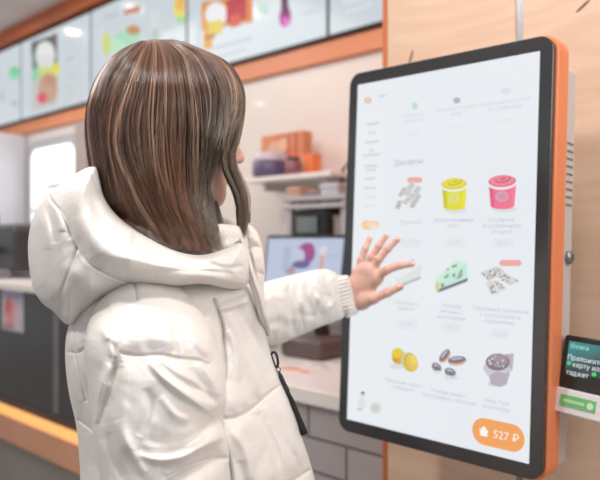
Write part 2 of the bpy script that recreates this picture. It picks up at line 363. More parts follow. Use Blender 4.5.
small_box(287,300,YR+.03,zr2,.075,(206,164,138),'tan box with lid at the left end of the rack top shelf')
small_box(301,318,YR+.04,zr2,.055,(150,138,142),'dark mauve box in the middle of the rack top shelf')
small_box(320,338,YR+.03,zr2,.08,(196,196,204),'pale lilac grey box at the right of the rack top shelf')
small_box(331,343,YR+.05,zr+.0005,.09,(196,178,170),'beige box beside the black receipt printer')
# green cup hanging gadget
p=at_y(337,181,1.95)
gc=empty('green_cup',(at_y(337,181,2.3).x,2.33,zs-.12),0,'small green cup with black lid standing on the rack end','cup')
hz=at_y(337,176,2.15).z-(zs-.12)
bm=bmesh.new(); lathe(bm,[(0,0),(.03,0),(.036,hz*.6),(.0,hz*.6)]); obj('cup_body',bm,mat('cup_green',s2l((62,150,92)),.4,var=(9,s2l((52,138,82)))),gc,True)
bm=bmesh.new(); lathe(bm,[(0,hz*.6),(.039,hz*.6),(.036,hz*.8),(0,hz*.85)]); obj('cup_lid',bm,M['black'],gc,True)
bm=bmesh.new(); tube(bm,[(0,0,hz*.85),(.01,0,hz*.85+.06),(.05,0,hz*.85+.1)],.006); obj('straw',bm,M['black'],gc,True)

# point-of-sale monitor on the counter
bz=ztop
pm=at_y(317,340,YC+.42)
pos=empty('till_monitor',(pm.x,YC+.42,bz),0,'till monitor on the white counter, its screen showing a purple and white picture','monitor')
yc_=YC+.42
T=Matrix.Rotation(math.radians(-9),4,'X')
c0=at_y(266,240,yc_); c1=at_y(346,290,yc_)
sw=(c1.x-c0.x)/2; scx=(c0.x+c1.x)/2-pm.x
ztopm=at_y(300,235,yc_).z-bz; hm=.27
hd=bpy.data.objects.new('monitor_head',None)
bm=bmesh.new(); prism(bm,rrect(sw*2,hm,.012),-.012,.02,bev=.003)
hd=obj('monitor_casing',bm,M['black'],pos,loc=(scx,-.0,ztopm-hm/2)); hd.rotation_euler=(math.radians(-8),0,0)
scn=obj('monitor_screen',bx(-sw+.012,sw-.012,-.0135,-.0125,-hm/2+.015,hm/2-.013),emat('till_screen',s2l((198,208,232)),.85),hd)
def sfn(px,py,L):
    p=at_y(px,py,yc_); return (p.x-pm.x-scx,-.0142-.0003*L,p.z-bz-(ztopm-hm/2))
# the picture on it lies on the same tilted glass
colored('screen_picture',[(ell(307,254,9,11),(150,90,150)),(ell(300,257,6,8),(206,206,226)),(ell(303,265,9,4),(110,106,160)),(ell(310,250,5,7),(172,84,140)),(q(322,255,325,274),(232,160,140)),(ell(324,251,4,5),(224,222,236)),(ell(293,271,5,4),(190,150,160)),(q(285,247,292,270),(180,192,220)),(q(330,256,340,258),(180,190,216))],M['pic'],hd,sfn)
bm=bmesh.new(); tube(bm,[(0,.04,.02),(scx*.5,.045,.2),(scx,.022,ztopm-hm/2)],[.03,.026,.03],12); obj('monitor_stand',bm,mat('stand_dark',s2l((70,62,64)),.4,bump=(100,.05)),pos,True)
bm=bmesh.new(); box(bm,-.10,.10,-.10,.10,0,.075,bev=.02,seg=3); obj('monitor_base',bm,mat('base_brown',s2l((104,90,90)),.35,var=(5,s2l((94,82,82)))),pos,True)
# leaflets on the counter
for (px,py,rot,colr,lab,pc_) in ((296,370,12,(246,230,222),'pale leaflet with orange print lying on the counter near the jacket',(236,150,110)),(322,366,-8,(236,232,232),'white leaflet with grey print lying on the counter beside the touch screen',(206,190,190))):
    d=ray(px,py); t=(ztop-CZ)/d.z; p=CAM+d*t
    r=empty('leaflet',(p.x,p.y,ztop+.0006),math.radians(rot),lab,'leaflet')
    obj('paper',bx(-.075,.075,-.045,.045,0,.0012),mat('leaflet_paper',s2l(colr),.5,var=(20,s2l(colr))),r)
    colored('print',[(ell(-.02,.0,.04,.02),pc_),(q(-.06,.03,.06,.035),(190,180,180)),(ell(.045,-.02,.02,.012),(220,110,80) if pc_[0]>230 else (180,180,190))],attr_mat('leaflet_print',rough=.5),r,lambda x,y,L:(x,y,.0016+.0003*L))
# ---------------------------------------------------------------- ordering kiosk
tilt,roll=.0395535,-.0101519
u_=Vector((1,0,0)); up_=Vector((0,math.sin(tilt),math.cos(tilt)))
ku=u_*math.cos(roll)+up_*math.sin(roll); kz=-u_*math.sin(roll)+up_*math.cos(roll); ky=kz.cross(ku)
kc=Vector((CP*.2537296-SP*1.27518865, SP*.2537296+CP*1.27518865, CZ-.0252751))
K=Matrix((( ku.x,ky.x,kz.x,kc.x),(ku.y,ky.y,kz.y,kc.y),(ku.z,ky.z,kz.z,kc.z),(0,0,0,1)))
KI=K.inverted()
ki=empty('ordering_kiosk',(0,0,0),0,'large upright touch screen ordering kiosk with black bezel and orange housing','kiosk'); ki.matrix_world=K
def scr(px,py):                         # display-plane coordinates of an image point (author-time layout aid)
    o=KI@CAM; d=(KI.to_3x3())@ray(px,py); t=-o.y/d.y; p=o+d*t; return p.x,p.z
gl=[scr(*p) for p in ((350,76),(553,35),(541,476),(338,428))]
print('glass corners',gl,'centre',kc)
gw,gh=.440,.752
bm=bmesh.new(); prism(bm,rrect(gw,gh,.026,10),.0005,.012,bev=.0015)
M['bezel']=mat('bezel_glass',(.03,.03,.033),.17,spec=.9,bump=(500,.01))
obj('bezel',bm,M['bezel'],ki)
bm=bmesh.new(); prism(bm,rrect(gw+.010,gh+.010,.030,10),.0125,.054,bev=.004)
M['korange']=mat('kiosk_orange',s2l((238,140,92)),.38,var=(6,s2l((232,132,84))))
obj('housing',bm,M['korange'],ki)
M['kgrey']=mat('kiosk_grey',s2l((204,198,194)),.45,var=(6,s2l((196,190,187))))
bm=bmesh.new(); box(bm,-.19,.2215,.0545,.100,-.36,.33,bev=.004)
bk=obj('rear_case',bm,M['kgrey'],ki)
bm=bmesh.new()
for i in range(9): box(bm,.2217,.2222,.065,.092,.20-.0135*i-.002,.20-.0135*i+.002)
obj('vent_slots',bm,mat('slot_dark',s2l((120,114,112)),.6,var=(20,s2l((110,104,102)))),bk)
bm=bmesh.new(); lathe(bm,[(0,0),(.011,0),(.012,.002),(.012,.006),(.008,.009),(.0,.009)])
lk=obj('lock',bm,M['steel'],bk,True,loc=(.2216,.079,.0)); lk.rotation_euler=(0,math.pi/2,0)
o=obj('key_slot',bx(-.005,.005,-.001,.001,.0092,.0098),M['black'],bk,loc=(.2216,.079,.0)); o.rotation_euler=(0,math.pi/2,0)
wallz=KI@Vector((kc.x,YP,kc.z))
obj('wall_mount',bx(-.1,.1,.1005,wallz.y-.008,-.12,.12,bev=.006),M['kgrey'],ki)
# display
def screen_white():
    m=bpy.data.materials.new('display_white'); m.use_nodes=True; nt=m.node_tree; b=nt.nodes['Principled BSDF']
    b.inputs['Base Color'].default_value=(.02,.02,.02,1); b.inputs['Roughness'].default_value=.22; b.inputs['Specular IOR Level'].default_value=.25
    tc=nt.nodes.new('ShaderNodeTexCoord'); n=nt.nodes.new('ShaderNodeTexNoise'); n.inputs['Scale'].default_value=2.5
    cr=nt.nodes.new('ShaderNodeValToRGB'); cr.color_ramp.elements[0].color=(*s2l((232,238,243)),1); cr.color_ramp.elements[1].color=(*s2l((240,243,247)),1)
    nt.links.new(tc.outputs['Object'],n.inputs['Vector']); nt.links.new(n.outputs['Fac'],cr.inputs['Fac']); nt.links.new(cr.outputs['Color'],b.inputs['Emission Color']); b.inputs['Emission Strength'].default_value=.94
    return m
ds=obj('display',bx(-.197,.197,-.0004,.0003,-.35,.35),screen_white(),ki)
M['kp']=attr_mat('display_print',emission=.95,rough=.25,spec=.2)
def kfn(px,py,L):
    x,z=scr(px,py); return (x,-.0007-.00012*L,z)
def pic(name,polys): return colored(name,polys,M['kp'],ds,kfn)
# faint tiles and header strip
pic('side_menu_strip',[([(360,118),(385,112),(378,425),(349,417)],(236,241,245))])
BGT=(226,231,237)
# skew of rows: captions follow the perspective automatically because they are laid on the plane in plane units
tcol={}
def tmat(c):
    if c not in tcol: tcol[c]=emat('print_%d_%d_%d'%c,s2l(c),.95,False)
    return tcol[c]
TXT=[]
def text(s,px,py,size,c,name='caption',align='CENTER',parent=None,mtx=None):
    cu=bpy.data.curves.new(name,'FONT'); cu.body=s; cu.size=size; cu.align_x=align; cu.align_y='CENTER'; cu.resolution_u=2
    cu.materials.append(tmat(c)); o=bpy.data.objects.new(name,cu); link(o,parent or ds)
    x,z=scr(px,py) if mtx is None else mtx
    o.location=(x,-.0022,z); o.rotation_euler=(math.pi/2,0,0); TXT.append(o); return o
g1=(196,202,212); g2=(212,217,225); g3=(172,178,188)
text('Новинки',373,124,.0085,g3); text('Хиты',372.5,133,.0085,g3); text('Завтраки',372.5,142,.0085,g3)
text('На\nкомпанию',372,153,.0085,g3); text('Первые\nблюда',371.5,168,.0085,g3); text('Комбо',371,178.5,.0085,g3); text('Закуски',370.5,188,.0085,g3)
text('Салаты',370.5,197,.0085,g2); text('Напитки',370,206,.0085,g2)
pic('logo',[(pill(368,100.5,7,6),(226,184,160)),(ell(368,100.5,1.8,1.8),(240,220,206))])
text('RU ▾',384,96,.009,(150,156,164))
pic('category_button',[(pill(371,225,18,9),(250,196,128))]); text('Десерты',371,225.2,.0085,(255,240,220))
text('Десерты',409,162.5,.0160,(178,183,194),'heading')
# upper row: nearly faded items
pic('faded_item',[(ell(415,106,3,3.6),(196,222,214))]); text('Пирожное\nдетское',414,118,.0105,g2); text('от 99 ₽',414,134,.009,(216,222,230))
pic('faded_item',[(ell(457,100.5,3.6,3),(190,180,192))]); text('Чизкейк ягодный\nмини',457,111,.0105,g2); text('149 ₽',457,128,.009,(216,222,230))
pic('faded_item',[(ell(506,91,5,3.5),(222,230,236))]); text('Мороженое рожок\nсо сливками',505,105,.0105,g2); text('от 79 ₽',506,121,.009,(216,222,230))
# item captions
def cap(px,py,lines,price,ppy,c=g1):
    text(lines,px,py,.0105,c); text(price,px,ppy,.0105,g2,'price')
def badge(px,py,w=15,h=5.5): pic('badge',[(pill(px,py,w,h),(240,172,164))])
def pbox(px,py,w=22,h=10): pic('price_field',[(pill(px,py,w,h),(231,235,240))])
for p in ((411,243),(455,243),(503,243),(407,324),(452,327),(500,334)): pbox(*p)
cap(411,222.5,'Трубочки','от 89 ₽',242.5)
cap(454,223,'Крем лимонный\nмусс','129 ₽',243)
cap(502,226,'Клубника\nв клубничном\nйогурте','139 ₽',243.5)
cap(407,306,'Пирожное с\nкремом','119 ₽',324); cap(452,312,'Чизкейк\nмятный с\nшоколадом','169 ₽',327.5)
cap(500,316,'Пирожные ореховые\nс шоколадом и\nкарамелью','189 ₽',334.5)
text('Макаруны манго\nс лимоном',403.5,385.5,.0105,g1); text('Эклеры мини с\nшоколадной глазурью',449,396,.0105,g1); text('Кекс Три\nшоколада',497,405,.0105,g1)
# 1 striped cream rolls
badge(415,180)
P=[]
for (cx,cy,rx,ry,rot) in ((403,192,6,3,-55),(410,189,8,3.6,-60),(417,192,7,3.4,-60),(410,199,8,3.4,-40),(418,199,6,3,-60),(400,205,5,3,-70),(415,204,5,3,-60)):
    P.append((ell(cx,cy,rx,ry,rot=rot),(227,225,226)))
    for t in (-.7,-.35,0,.35,.7):
        r=math.radians(rot); x=cx+rx*t*math.cos(r); y=cy+rx*t*math.sin(r)
        P.append((ell(x,y,ry*.85,.38,10,rot=rot+78),(118,108,112) if t!=.35 else (150,96,92)))
pic('striped_rolls_picture',P)
# cups
def cup(cx,cy,w,h,base,dark,rim,cream,swirl,logo):
    sk=-.0
    P=[(ell(cx+1.5,cy+h*.47,w*.42,h*.1),(222,226,230))]
    P.append(([(cx-w*.45,cy-h*.25),(cx+w*.47,cy-h*.3),(cx+w*.40,cy+h*.40)]+ell(cx,cy+h*.38,w*.40,h*.10,12,a0=0,a1=180)+[(cx-w*.39,cy+h*.36)],base))
    P.append(([(cx-w*.45,cy-h*.2),(cx-w*.30,cy-h*.16),(cx-w*.26,cy+h*.46),(cx-w*.39,cy+h*.38)],dark))
    P.append(([(cx+w*.32,cy-h*.2),(cx+w*.46,cy-h*.26),(cx+w*.39,cy+h*.38),(cx+w*.28,cy+h*.46)],tuple(min(255,int(v*1.04)) for v in base)))
    P.append((ell(cx,cy-h*.27,w*.52,h*.21,rot=-3),rim))
    P.append((ell(cx,cy-h*.30,w*.46,h*.165,rot=-3),dark))
    P.append((ell(cx,cy-h*.32,w*.42,h*.15,rot=-3),cream))
    P.append((ell(cx+w*.03,cy-h*.35,w*.27,h*.10,rot=-12),swirl)); P.append((ell(cx+w*.02,cy-h*.37,w*.22,h*.075,rot=-12),cream)); P.append((ell(cx+w*.04,cy-h*.37,w*.11,h*.035,rot=-12),swirl))
    P.append((ell(cx,cy+h*.13,w*.22,h*.15),logo)); P.append((ell(cx,cy+h*.13,w*.14,h*.09),tuple(int((a+b)/2) for a,b in zip(logo,base))))
    return P
pic('yellow_cup_picture',cup(454.5,194,27,34,(228,222,60),(206,200,50),(240,240,226),(232,222,80),(206,192,50),(224,226,140)))
pic('pink_cup_picture',cup(502.5,192,30,36,(244,120,146),(234,96,142),(236,236,240),(240,140,156),(214,98,122),(206,170,190)))
# 4 pale cake slice behind the hand
pic('pale_cake_picture',[([(395,276),(414,261),(422,264),(421,276),(398,285)],(226,230,232)),([(398,285),(421,276),(421,279),(399,288)],(190,196,200)),([(395,276),(414,261),(422,264),(400,279)],(236,239,240)),(ell(413,260,1.5,1.5,10),(206,210,214))])
# 5 mint cake slice
pic('mint_cake_picture',[([(436,290),(440,293),(466,283),(468,280)],(214,218,222)),([(436,279),(455,260.5),(467,263),(468,279),(437,292)],(198,236,218)),([(436,279),(455,260.5),(467,263),(440,282)],(206,240,220)),
   ([(438,289.5),(468,278),(468,281),(438,292.5)],(126,118,130)),([(460,271),(463,268),(463,276),(458,280),(457,278)],(156,178,166)),([(444,277),(449,273),(449,277),(445,279)],(150,176,162)),([(452,275),(456,273),(455,278)],(140,150,140)),
   ([(441,284),(444,283),(445,286),(442,288)],(146,156,146)),([(452,266),(457,264),(458,266),(453,268)],(146,152,142)),([(436,282),(440,283),(440,291),(436,291)],(216,210,140)),([(446,270),(449,268),(450,270)],(150,156,146))])
# 6 nougat squares
badge(510.5,263,22,6)
def patch(a,b,c,d,n,seed):
    rg=random.Random(seed); P=[([a,b,c,d],(218,216,213))]
    for i in range(n):
        s,t=rg.uniform(.08,.92),rg.uniform(.1,.9)
        x=(a[0]*(1-s)+b[0]*s)*(1-t)+(d[0]*(1-s)+c[0]*s)*t; y=(a[1]*(1-s)+b[1]*s)*(1-t)+(d[1]*(1-s)+c[1]*s)*t
        P.append((ell(x,y,rg.uniform(.5,1.1),rg.uniform(.3,.7),6,rot=rg.uniform(0,180)),rg.choice([(110,80,116),(120,104,110),(140,134,128),(238,236,232),(150,96,140),(170,170,130),(96,92,96)])))
    return P
pic('nougat_picture',patch((480,273),(497,266),(506,272),(489,281.5),42,1)+patch((498,276.5),(506,273),(522,281),(511,285.5),30,2)+patch((488,283),(494,280.5),(502,293),(494,295),22,3)+patch((496,281),(501,280),(510,288),(503,292),18,4))
# 7 yellow macarons
pic('macarons_picture',[(ell(398,366,8,3),(220,224,226)),(ell(398.5,356,7,8.5,rot=-10),(206,226,196)),(ell(398.8,356.5,6.2,7.6,rot=-10),(224,178,52)),(ell(397.5,353,5.6,4.8,rot=-8),(236,206,58)),(ell(396,360.5,3.4,2.2,rot=20),(222,150,84)),
   (ell(410,362,8,10.4,rot=-22),(196,220,190)),(ell(411,362.4,7.2,9.6,rot=-22),(222,182,58)),(ell(412.5,362.4,5.6,8.6,rot=-22),(230,200,88)),(ell(414,360,3,5.5,rot=-22),(238,216,110))])
# 8 eclairs
def ecl(cx,cy,rx,ry,rot,o=True):
    P=[(ell(cx,cy,rx,ry,rot=rot),(226,182,146) if o else (206,206,212)),(ell(cx-.2,cy-ry*.28,rx*.96,ry*.78,rot=rot),(132,122,138)),(ell(cx-.3,cy-ry*.5,rx*.62,ry*.30,rot=rot),(196,188,202))]
    P.append((ell(cx+.6,cy-ry*.2,rx*.4,ry*.16,rot=rot),(140,110,130))); return P
pic('eclairs_picture',[(ell(452,378,8,2),(224,227,230))]+ecl(445,356.5,7.6,4.4,-52)+ecl(457.5,361,9.4,4.6,-6)+ecl(437.3,368,5.6,4.6,40,False)+ecl(451,373,6,4.8,20,False)+[(ell(439,372,3.4,1.6),(214,230,224)),(ell(449,376.5,3,1.4),(214,230,224))])
# 9 muffin in grey paper
P=[(ell(497,384,10,3),(216,220,224)),([(487,366),(512,366),(507,384),(500,387),(491,384)],(184,176,190)),([(483,368),(489,358),(500,364),(512,354),(513,370),(506,374),(498,371),(488,376)],(206,202,212)),([(505,354),(514,353.5),(513,369),(507,366)],(186,182,192)),(ell(498,362,12,8.6),(132,124,134)),(ell(498,360.5,10,6.6),(160,152,162))]
rg=random.Random(5)
for i in range(26): P.append((ell(498+rg.uniform(-9,9),361+rg.uniform(-5.5,5.5),rg.uniform(.6,1.4),rg.uniform(.5,.9),7,rot=rg.uniform(0,180)),rg.choice([(236,232,232),(236,206,120),(206,120,150),(240,240,242),(96,88,98),(214,150,130)])))
pic('muffin_picture',P)
# bottom-left icons and order button
pic('corner_icons',[(ell(363,394,3,3),(150,150,156)),(ell(363,393,1.6,1.4),(110,112,120)),(pill(362,403,7,12),(226,230,234)),(ell(360,409,3,1.6),(206,208,212)),(ell(376,408,6,6),(222,226,222)),(ell(376,408,3.5,3.5),(206,212,206))])
bc=scr(498,434.5)
bo=pic('order_button',[([],(0,0,0))]) if False else None
pts=rrect(.098,.047,.0234,10,bc[0]+.0,bc[1])
bo=colored('order_button',[(pts,(246,166,96))],M['kp'],ds,lambda x,z,L:(x,-.0012,z))
text('527 ₽',0,0,.0195,(255,252,246),'button_text',parent=ds,mtx=(bc[0]+.016,bc[1]-.0005))
colored('button_icon',[([(bc[0]-.033,bc[1]-.008),(bc[0]-.019,bc[1]-.008),(bc[0]-.018,bc[1]+.004),(bc[0]-.034,bc[1]+.004)],(255,250,244)),(ell(bc[0]-.026,bc[1]+.005,.0045,.004,14),(255,250,244))],M['kp'],ds,lambda x,z,L:(x,-.0018-.0001*L,z))

# ---------------------------------------------------------------- card terminal on the right of the kiosk
yT=1.14
a=at_y(560,342,yT); b=at_y(600,400,yT)
cT=at_y(592,372,yT)
tm=empty('payment_terminal',(cT.x,cT.y,cT.z),0,'black card payment terminal with teal screen and green label beside the kiosk','terminal')
tm.rotation_euler=(math.radians(-12),math.radians(2.0),math.radians(-10))
def tl(px,py):
    TI=(Matrix.Translation(cT)@tm.rotation_euler.to_matrix().to_4x4()).inverted(); o=TI@CAM; d=TI.to_3x3()@ray(px,py); p=o+d*(-o.y/d.y); return p.x,p.z
x0,z1=tl(564,334); x0b,z0=tl(559,386); x0=(x0+x0b)/2; _,zl=tl(557,411); W_=.15
zl=min(zl,z0-.03)
bm=bmesh.new(); prism(bm,rrect(W_,z1-z0,.006,5,x0+W_/2,(z1+z0)/2),0,.022,bev=.0015)
M['termblack']=mat('terminal_black',(.02,.02,.022),.25,bump=(300,.02))
tb_=obj('terminal_body',bm,M['termblack'],tm)
sx0=x0+.010; sx1=x0+W_-.01; sz1=z1-.010; sz0=z0+.026
def tealmat():
    m=bpy.data.materials.new('terminal_screen'); m.use_nodes=True; nt=m.node_tree; b=nt.nodes['Principled BSDF']
    tc=nt.nodes.new('ShaderNodeTexCoord'); sp=nt.nodes.new('ShaderNodeSeparateXYZ'); nt.links.new(tc.outputs['Generated'],sp.inputs[0])
    ad=nt.nodes.new('ShaderNodeMath'); ad.operation='SUBTREE' if False else 'SUBTRACT'; nt.links.new(sp.outputs[2],ad.inputs[0]); nt.links.new(sp.outputs[0],ad.inputs[1])
    cr=nt.nodes.new('ShaderNodeValToRGB'); e=cr.color_ramp.elements; e[0].position=0; e[0].color=(*s2l((52,74,78)),1); e[1].position=.9; e[1].color=(*s2l((40,170,168)),1)
    k=e.new(.35); k.color=(*s2l((66,122,126)),1)
    nt.links.new(ad.outputs[0],cr.inputs[0]); nt.links.new(cr.outputs[0],b.inputs['Emission Color']); b.inputs['Emission Strength'].default_value=.75; b.inputs['Base Color'].default_value=(.02,.02,.02,1); b.inputs['Roughness'].default_value=.15
    return m
ts=obj('terminal_screen',bx(sx0,sx1,-.001,-.0002,sz0,sz1),tealmat(),tm)
def ttext(s,px,py,size,c,name='terminal_text'):
    x,z=tl(px,py); o=text(s,0,0,size,c,name,'LEFT',ts,(x,z)); o.location.y=-.0016; o.rotation_euler=(math.pi/2,0,0)
ttext('Оплата',571,346,.0095,(206,240,240)); ttext('Приложите',568,357,.0115,(236,246,246)); ttext('карту или',573,364.5,.0115,(236,246,246)); ttext('гаджет',567,372,.0115,(236,246,246))
for px,py in ((569.5,363),(594.5,374.5)):
    x,z=tl(px,py); bm=bmesh.new(); v=[bm.verts.new((X,-.0017,Z)) for X,Z in ell(x,z,.0042,.0036,16)]; bm.faces.new(v[::-1]); obj('green_check',bm,tmat((70,214,120)),ts)
bm=bmesh.new(); prism(bm,rrect(W_,z0-.001-zl,.004,4,x0+W_/2,(z0-.001+zl)/2),-.006,.03,bev=.002)
lw=obj('card_holder',bm,mat('holder_white',s2l((226,220,222)),.35,var=(8,s2l((218,212,214)))),tm)
gx,gz=tl(563,396); 
gz=(z0+zl)/2
obj('green_label',bx(x0+.012,x0+.075,-.0072,-.0062,gz-.009,gz+.010),mat('label_green',s2l((112,186,116)),.5,var=(30,s2l((104,178,108)))),lw)
colored('label_print',[(ell(x0+.066,gz+.0,.006,.006,14),(196,226,190)),([(x0+.018,gz-.002),(x0+.056,gz-.002),(x0+.056,gz+.003),(x0+.018,gz+.003)],(170,216,168))],attr_mat('label_print',rough=.5),lw,lambda x,z,L:(x,-.0076-.0002*L,z))
obj('terminal_arm',bx(x0+.03,x0+.07,.0305,.14,z0-.0,z0+.03,bev=.004),M['termblack'],tm)

bpy.context.view_layer.update()
dg=bpy.context.evaluated_depsgraph_get()
for i,o in enumerate(list(TXT)):                      # lettering becomes real meshes
    me=bpy.data.meshes.new_from_object(o.evaluated_get(dg)); nm=o.name.split('.')[0]; cu=o.data
    n=bpy.data.objects.new('tmp',me); link(n,o.parent); n.location=o.location; n.rotation_euler=o.rotation_euler; n.matrix_parent_inverse=o.matrix_parent_inverse.copy()
    bpy.data.objects.remove(o); bpy.data.curves.remove(cu); n.name=nm; me.name=nm
# ---------------------------------------------------------------- lamps
M['lamp']=mat('lamp_disc',(.9,.9,.9),.5,emit=(1,.95,.88),es=55)
def ceil_lamp(x,y,r=.05,lab=None):
    e=empty('ceiling_downlight',(x,y,CEIL),0,'round recessed ceiling downlight above the counter hall','ceiling light','round ceiling downlights')
    bm=bmesh.new(); lathe(bm,[(r+.02,0),(r+.02,-.008),(r,-.012),(r,-.002)],n=24); obj('trim_ring',bm,M['steel'],e,True)
    bm=bmesh.new(); lathe(bm,[(r-.001,-.003),(0,-.0035)],n=24); obj('lamp_disc',bm,M['lamp'],e)
def mirror_hit(px,py,y):
    h=at_y(px,py,y); d=ray(px,py); d=Vector((d.x,-d.y,d.z)); t=(CEIL-h.z)/d.z; return h+d*t
for px,py in ((72,31),(132,7),(252,10),(278,75),(260,103)):
    h=mirror_hit(px,py,yb if py<40 else YW); print('lamp',px,py,h)
    ceil_lamp(h.x,h.y,.06)
# one more lamp in the customer area, mirrored in the black bezel
d=ray(354.5,145).normalized(); n3=-ky; h=CAM+d*((kc-CAM).dot(n3)/d.dot(n3)); r3=d-2*d.dot(n3)*n3; q3=h+r3*((CEIL-h.z)/r3.z); print('bezel lamp',q3); ceil_lamp(q3.x,q3.y,.06)
def area(name,loc,size,energy,color,rot=(0,0,0),sy=None):
    l=bpy.data.lights.new(name,'AREA'); l.energy=energy; l.color=color; l.size=size
    if sy: l.shape='RECTANGLE'; l.size_y=sy
    o=bpy.data.objects.new(name,l); COL.objects.link(o); o.location=loc; o.rotation_euler=rot; return o
def aim(o,t):
    o.rotation_euler=(Vector(t)-Vector(o.location)).to_track_quat('-Z','Y').to_euler()
pw=Vector(at_d(170,240,.98))
def fr(X,D,z): return (CP*X-SP*D, SP*X+CP*D, z)
k1=area('key_light',fr(-1.5,.75,CEIL-.12),.2,28,(1,.95,.90)); aim(k1,pw)
k2=area('fill_light',fr(1.1,-.5,2.3),1.0,20,(.98,.99,1)); aim(k2,pw)
k3=area('hall_light',(-4.4,1.0,CEIL-.05),2.0,52,(1,.97,.95),sy=1.4)
k5=area('top_light',fr(.15,.45,CEIL-.12),.3,17,(1,.975,.95)); aim(k5,pw)
k4=area('wall_wash',(-1.9,1.7,2.95),1.2,10,(1,.96,.93)); aim(k4,(-2.0,YW,1.6))
w=bpy.data.worlds.new('hall_ambience'); sc.world=w; w.use_nodes=True; bg_=w.node_tree.nodes['Background']; bg_.inputs[0].default_value=(.95,.97,1,1); bg_.inputs[1].default_value=.52
# ---------------------------------------------------------------- the woman
import openvdb as vdb
FX,FD=-.175,.985                                   # feet, in the view-aligned frame (right, depth)
def frame2world(X,D): return (CP*X-SP*D, SP*X+CP*D)
wx,wy=frame2world(FX,FD)
person=empty('person',(wx,wy,0),PSI,'person with brown hair in a white hooded puffer jacket reaching toward the touch screen','person')
def loc_px(px,py,D):
    px=np.asarray(px,float);py=np.asarray(py,float);D=np.asarray(D,float)
    return np.stack([(px-300)/F*D-FX, D-FD, CZ-(py-240)/F*D],-1)
def mesh_from(name,V,Q,m,parent,smooth=True,attr=None):
    me=bpy.data.meshes.new(name); V=np.asarray(V,np.float32); Q=np.asarray(Q,np.int32)
    k=Q.shape[1]
    me.vertices.add(len(V)); me.vertices.foreach_set('co',V.ravel()); me.loops.add(Q.size); me.loops.foreach_set('vertex_index',Q.ravel())
    me.polygons.add(len(Q)); me.polygons.foreach_set('loop_start',np.arange(0,Q.size,k,dtype=np.int32)); 
    me.update(calc_edges=True); me.polygons.foreach_set('use_smooth',[smooth]*len(Q))
    if attr is not None:
        a=me.color_attributes.new('col','FLOAT_COLOR','POINT'); a.data.foreach_set('color',np.asarray(attr,np.float32).ravel())
    me.materials.append(m); me.validate()
    o=bpy.data.objects.new(name,me); link(o,parent); return o
def surf(G):
    """zero surface of a sampled field (negative inside) -> points in index space, quads"""
    g=vdb.FloatGrid(float(max(1.0,G.max()))); g.copyFromArray(np.ascontiguousarray(G,dtype=np.float32))
    p,qd=g.convertToQuads(isovalue=0.0); return np.array(p),np.array(qd)
def orient(V,Q):
    a,b,c,d=(V[Q[:,i]] for i in range(4))
    vol=np.einsum('ij,ij->i',a,np.cross(b,c)).sum()+np.einsum('ij,ij->i',a,np.cross(c,d)).sum()
    return Q if vol>0 else Q[:,::-1]
def relax(V,Q,it=2,lam=.5):
    e=np.concatenate([Q[:,[0,1]],Q[:,[1,2]],Q[:,[2,3]],Q[:,[3,0]]]); 
    for _ in range(it):
        S=np.zeros_like(V);n=np.zeros(len(V))
        for a,b in ((0,1),(1,0)):
            for k in range(3): S[:,k]+=np.bincount(e[:,a],V[e[:,b],k],len(V))
            n+=np.bincount(e[:,a],minlength=len(V))
        V=V*(1-lam)+lam*S/np.maximum(n,1)[:,None]
    return V
def catmull(P,n=8,closed=True):
    P=np.asarray(P,float); out=[]; N=len(P); rng=range(N) if closed else range(N-1)
    for i in rng:
        if closed: a,b,c,d=P[i-1],P[i],P[(i+1)%N],P[(i+2)%N]
        else: a,b,c,d=P[max(i-1,0)],P[i],P[i+1],P[min(i+2,N-1)]
        for k in range(n):
            t=k/n; out.append(.5*((2*b)+(-a+c)*t+(2*a-5*b+4*c-d)*t*t+(-a+3*b-3*c+d)*t**3))
    if not closed: out.append(P[-1])
    return np.array(out)
def segdist(x,y,P,closed):
    """unsigned distance, side sign and arc parameter to a polyline"""
    x=x.ravel();y=y.ravel(); best=np.full(x.shape,1e9); sgn=np.zeros(x.shape); par=np.zeros(x.shape)
    n=len(P); m=n if closed else n-1
    for i in range(m):
        a=P[i];b=P[(i+1)%n]; d=b-a; L=d@d+1e-12
        t=np.clip(((x-a[0])*d[0]+(y-a[1])*d[1])/L,0,1); ex=x-a[0]-t*d[0]; ey=y-a[1]-t*d[1]; r=ex*ex+ey*ey
        k=r<best; best[k]=r[k]; sgn[k]=np.sign(d[0]*ey-d[1]*ex)[k]; par[k]=((i+t)/m)[k]
    return np.sqrt(best),sgn,par
def inside(x,y,P):
    c=np.zeros(x.shape,bool); n=len(P)
    for i in range(n):
        x0,y0=P[i];x1,y1=P[(i+1)%n]
        if y0==y1: continue
        k=((y0>y)!=(y1>y))&(x<(x1-x0)*(y-y0)/(y1-y0)+x0); c^=k
    return c
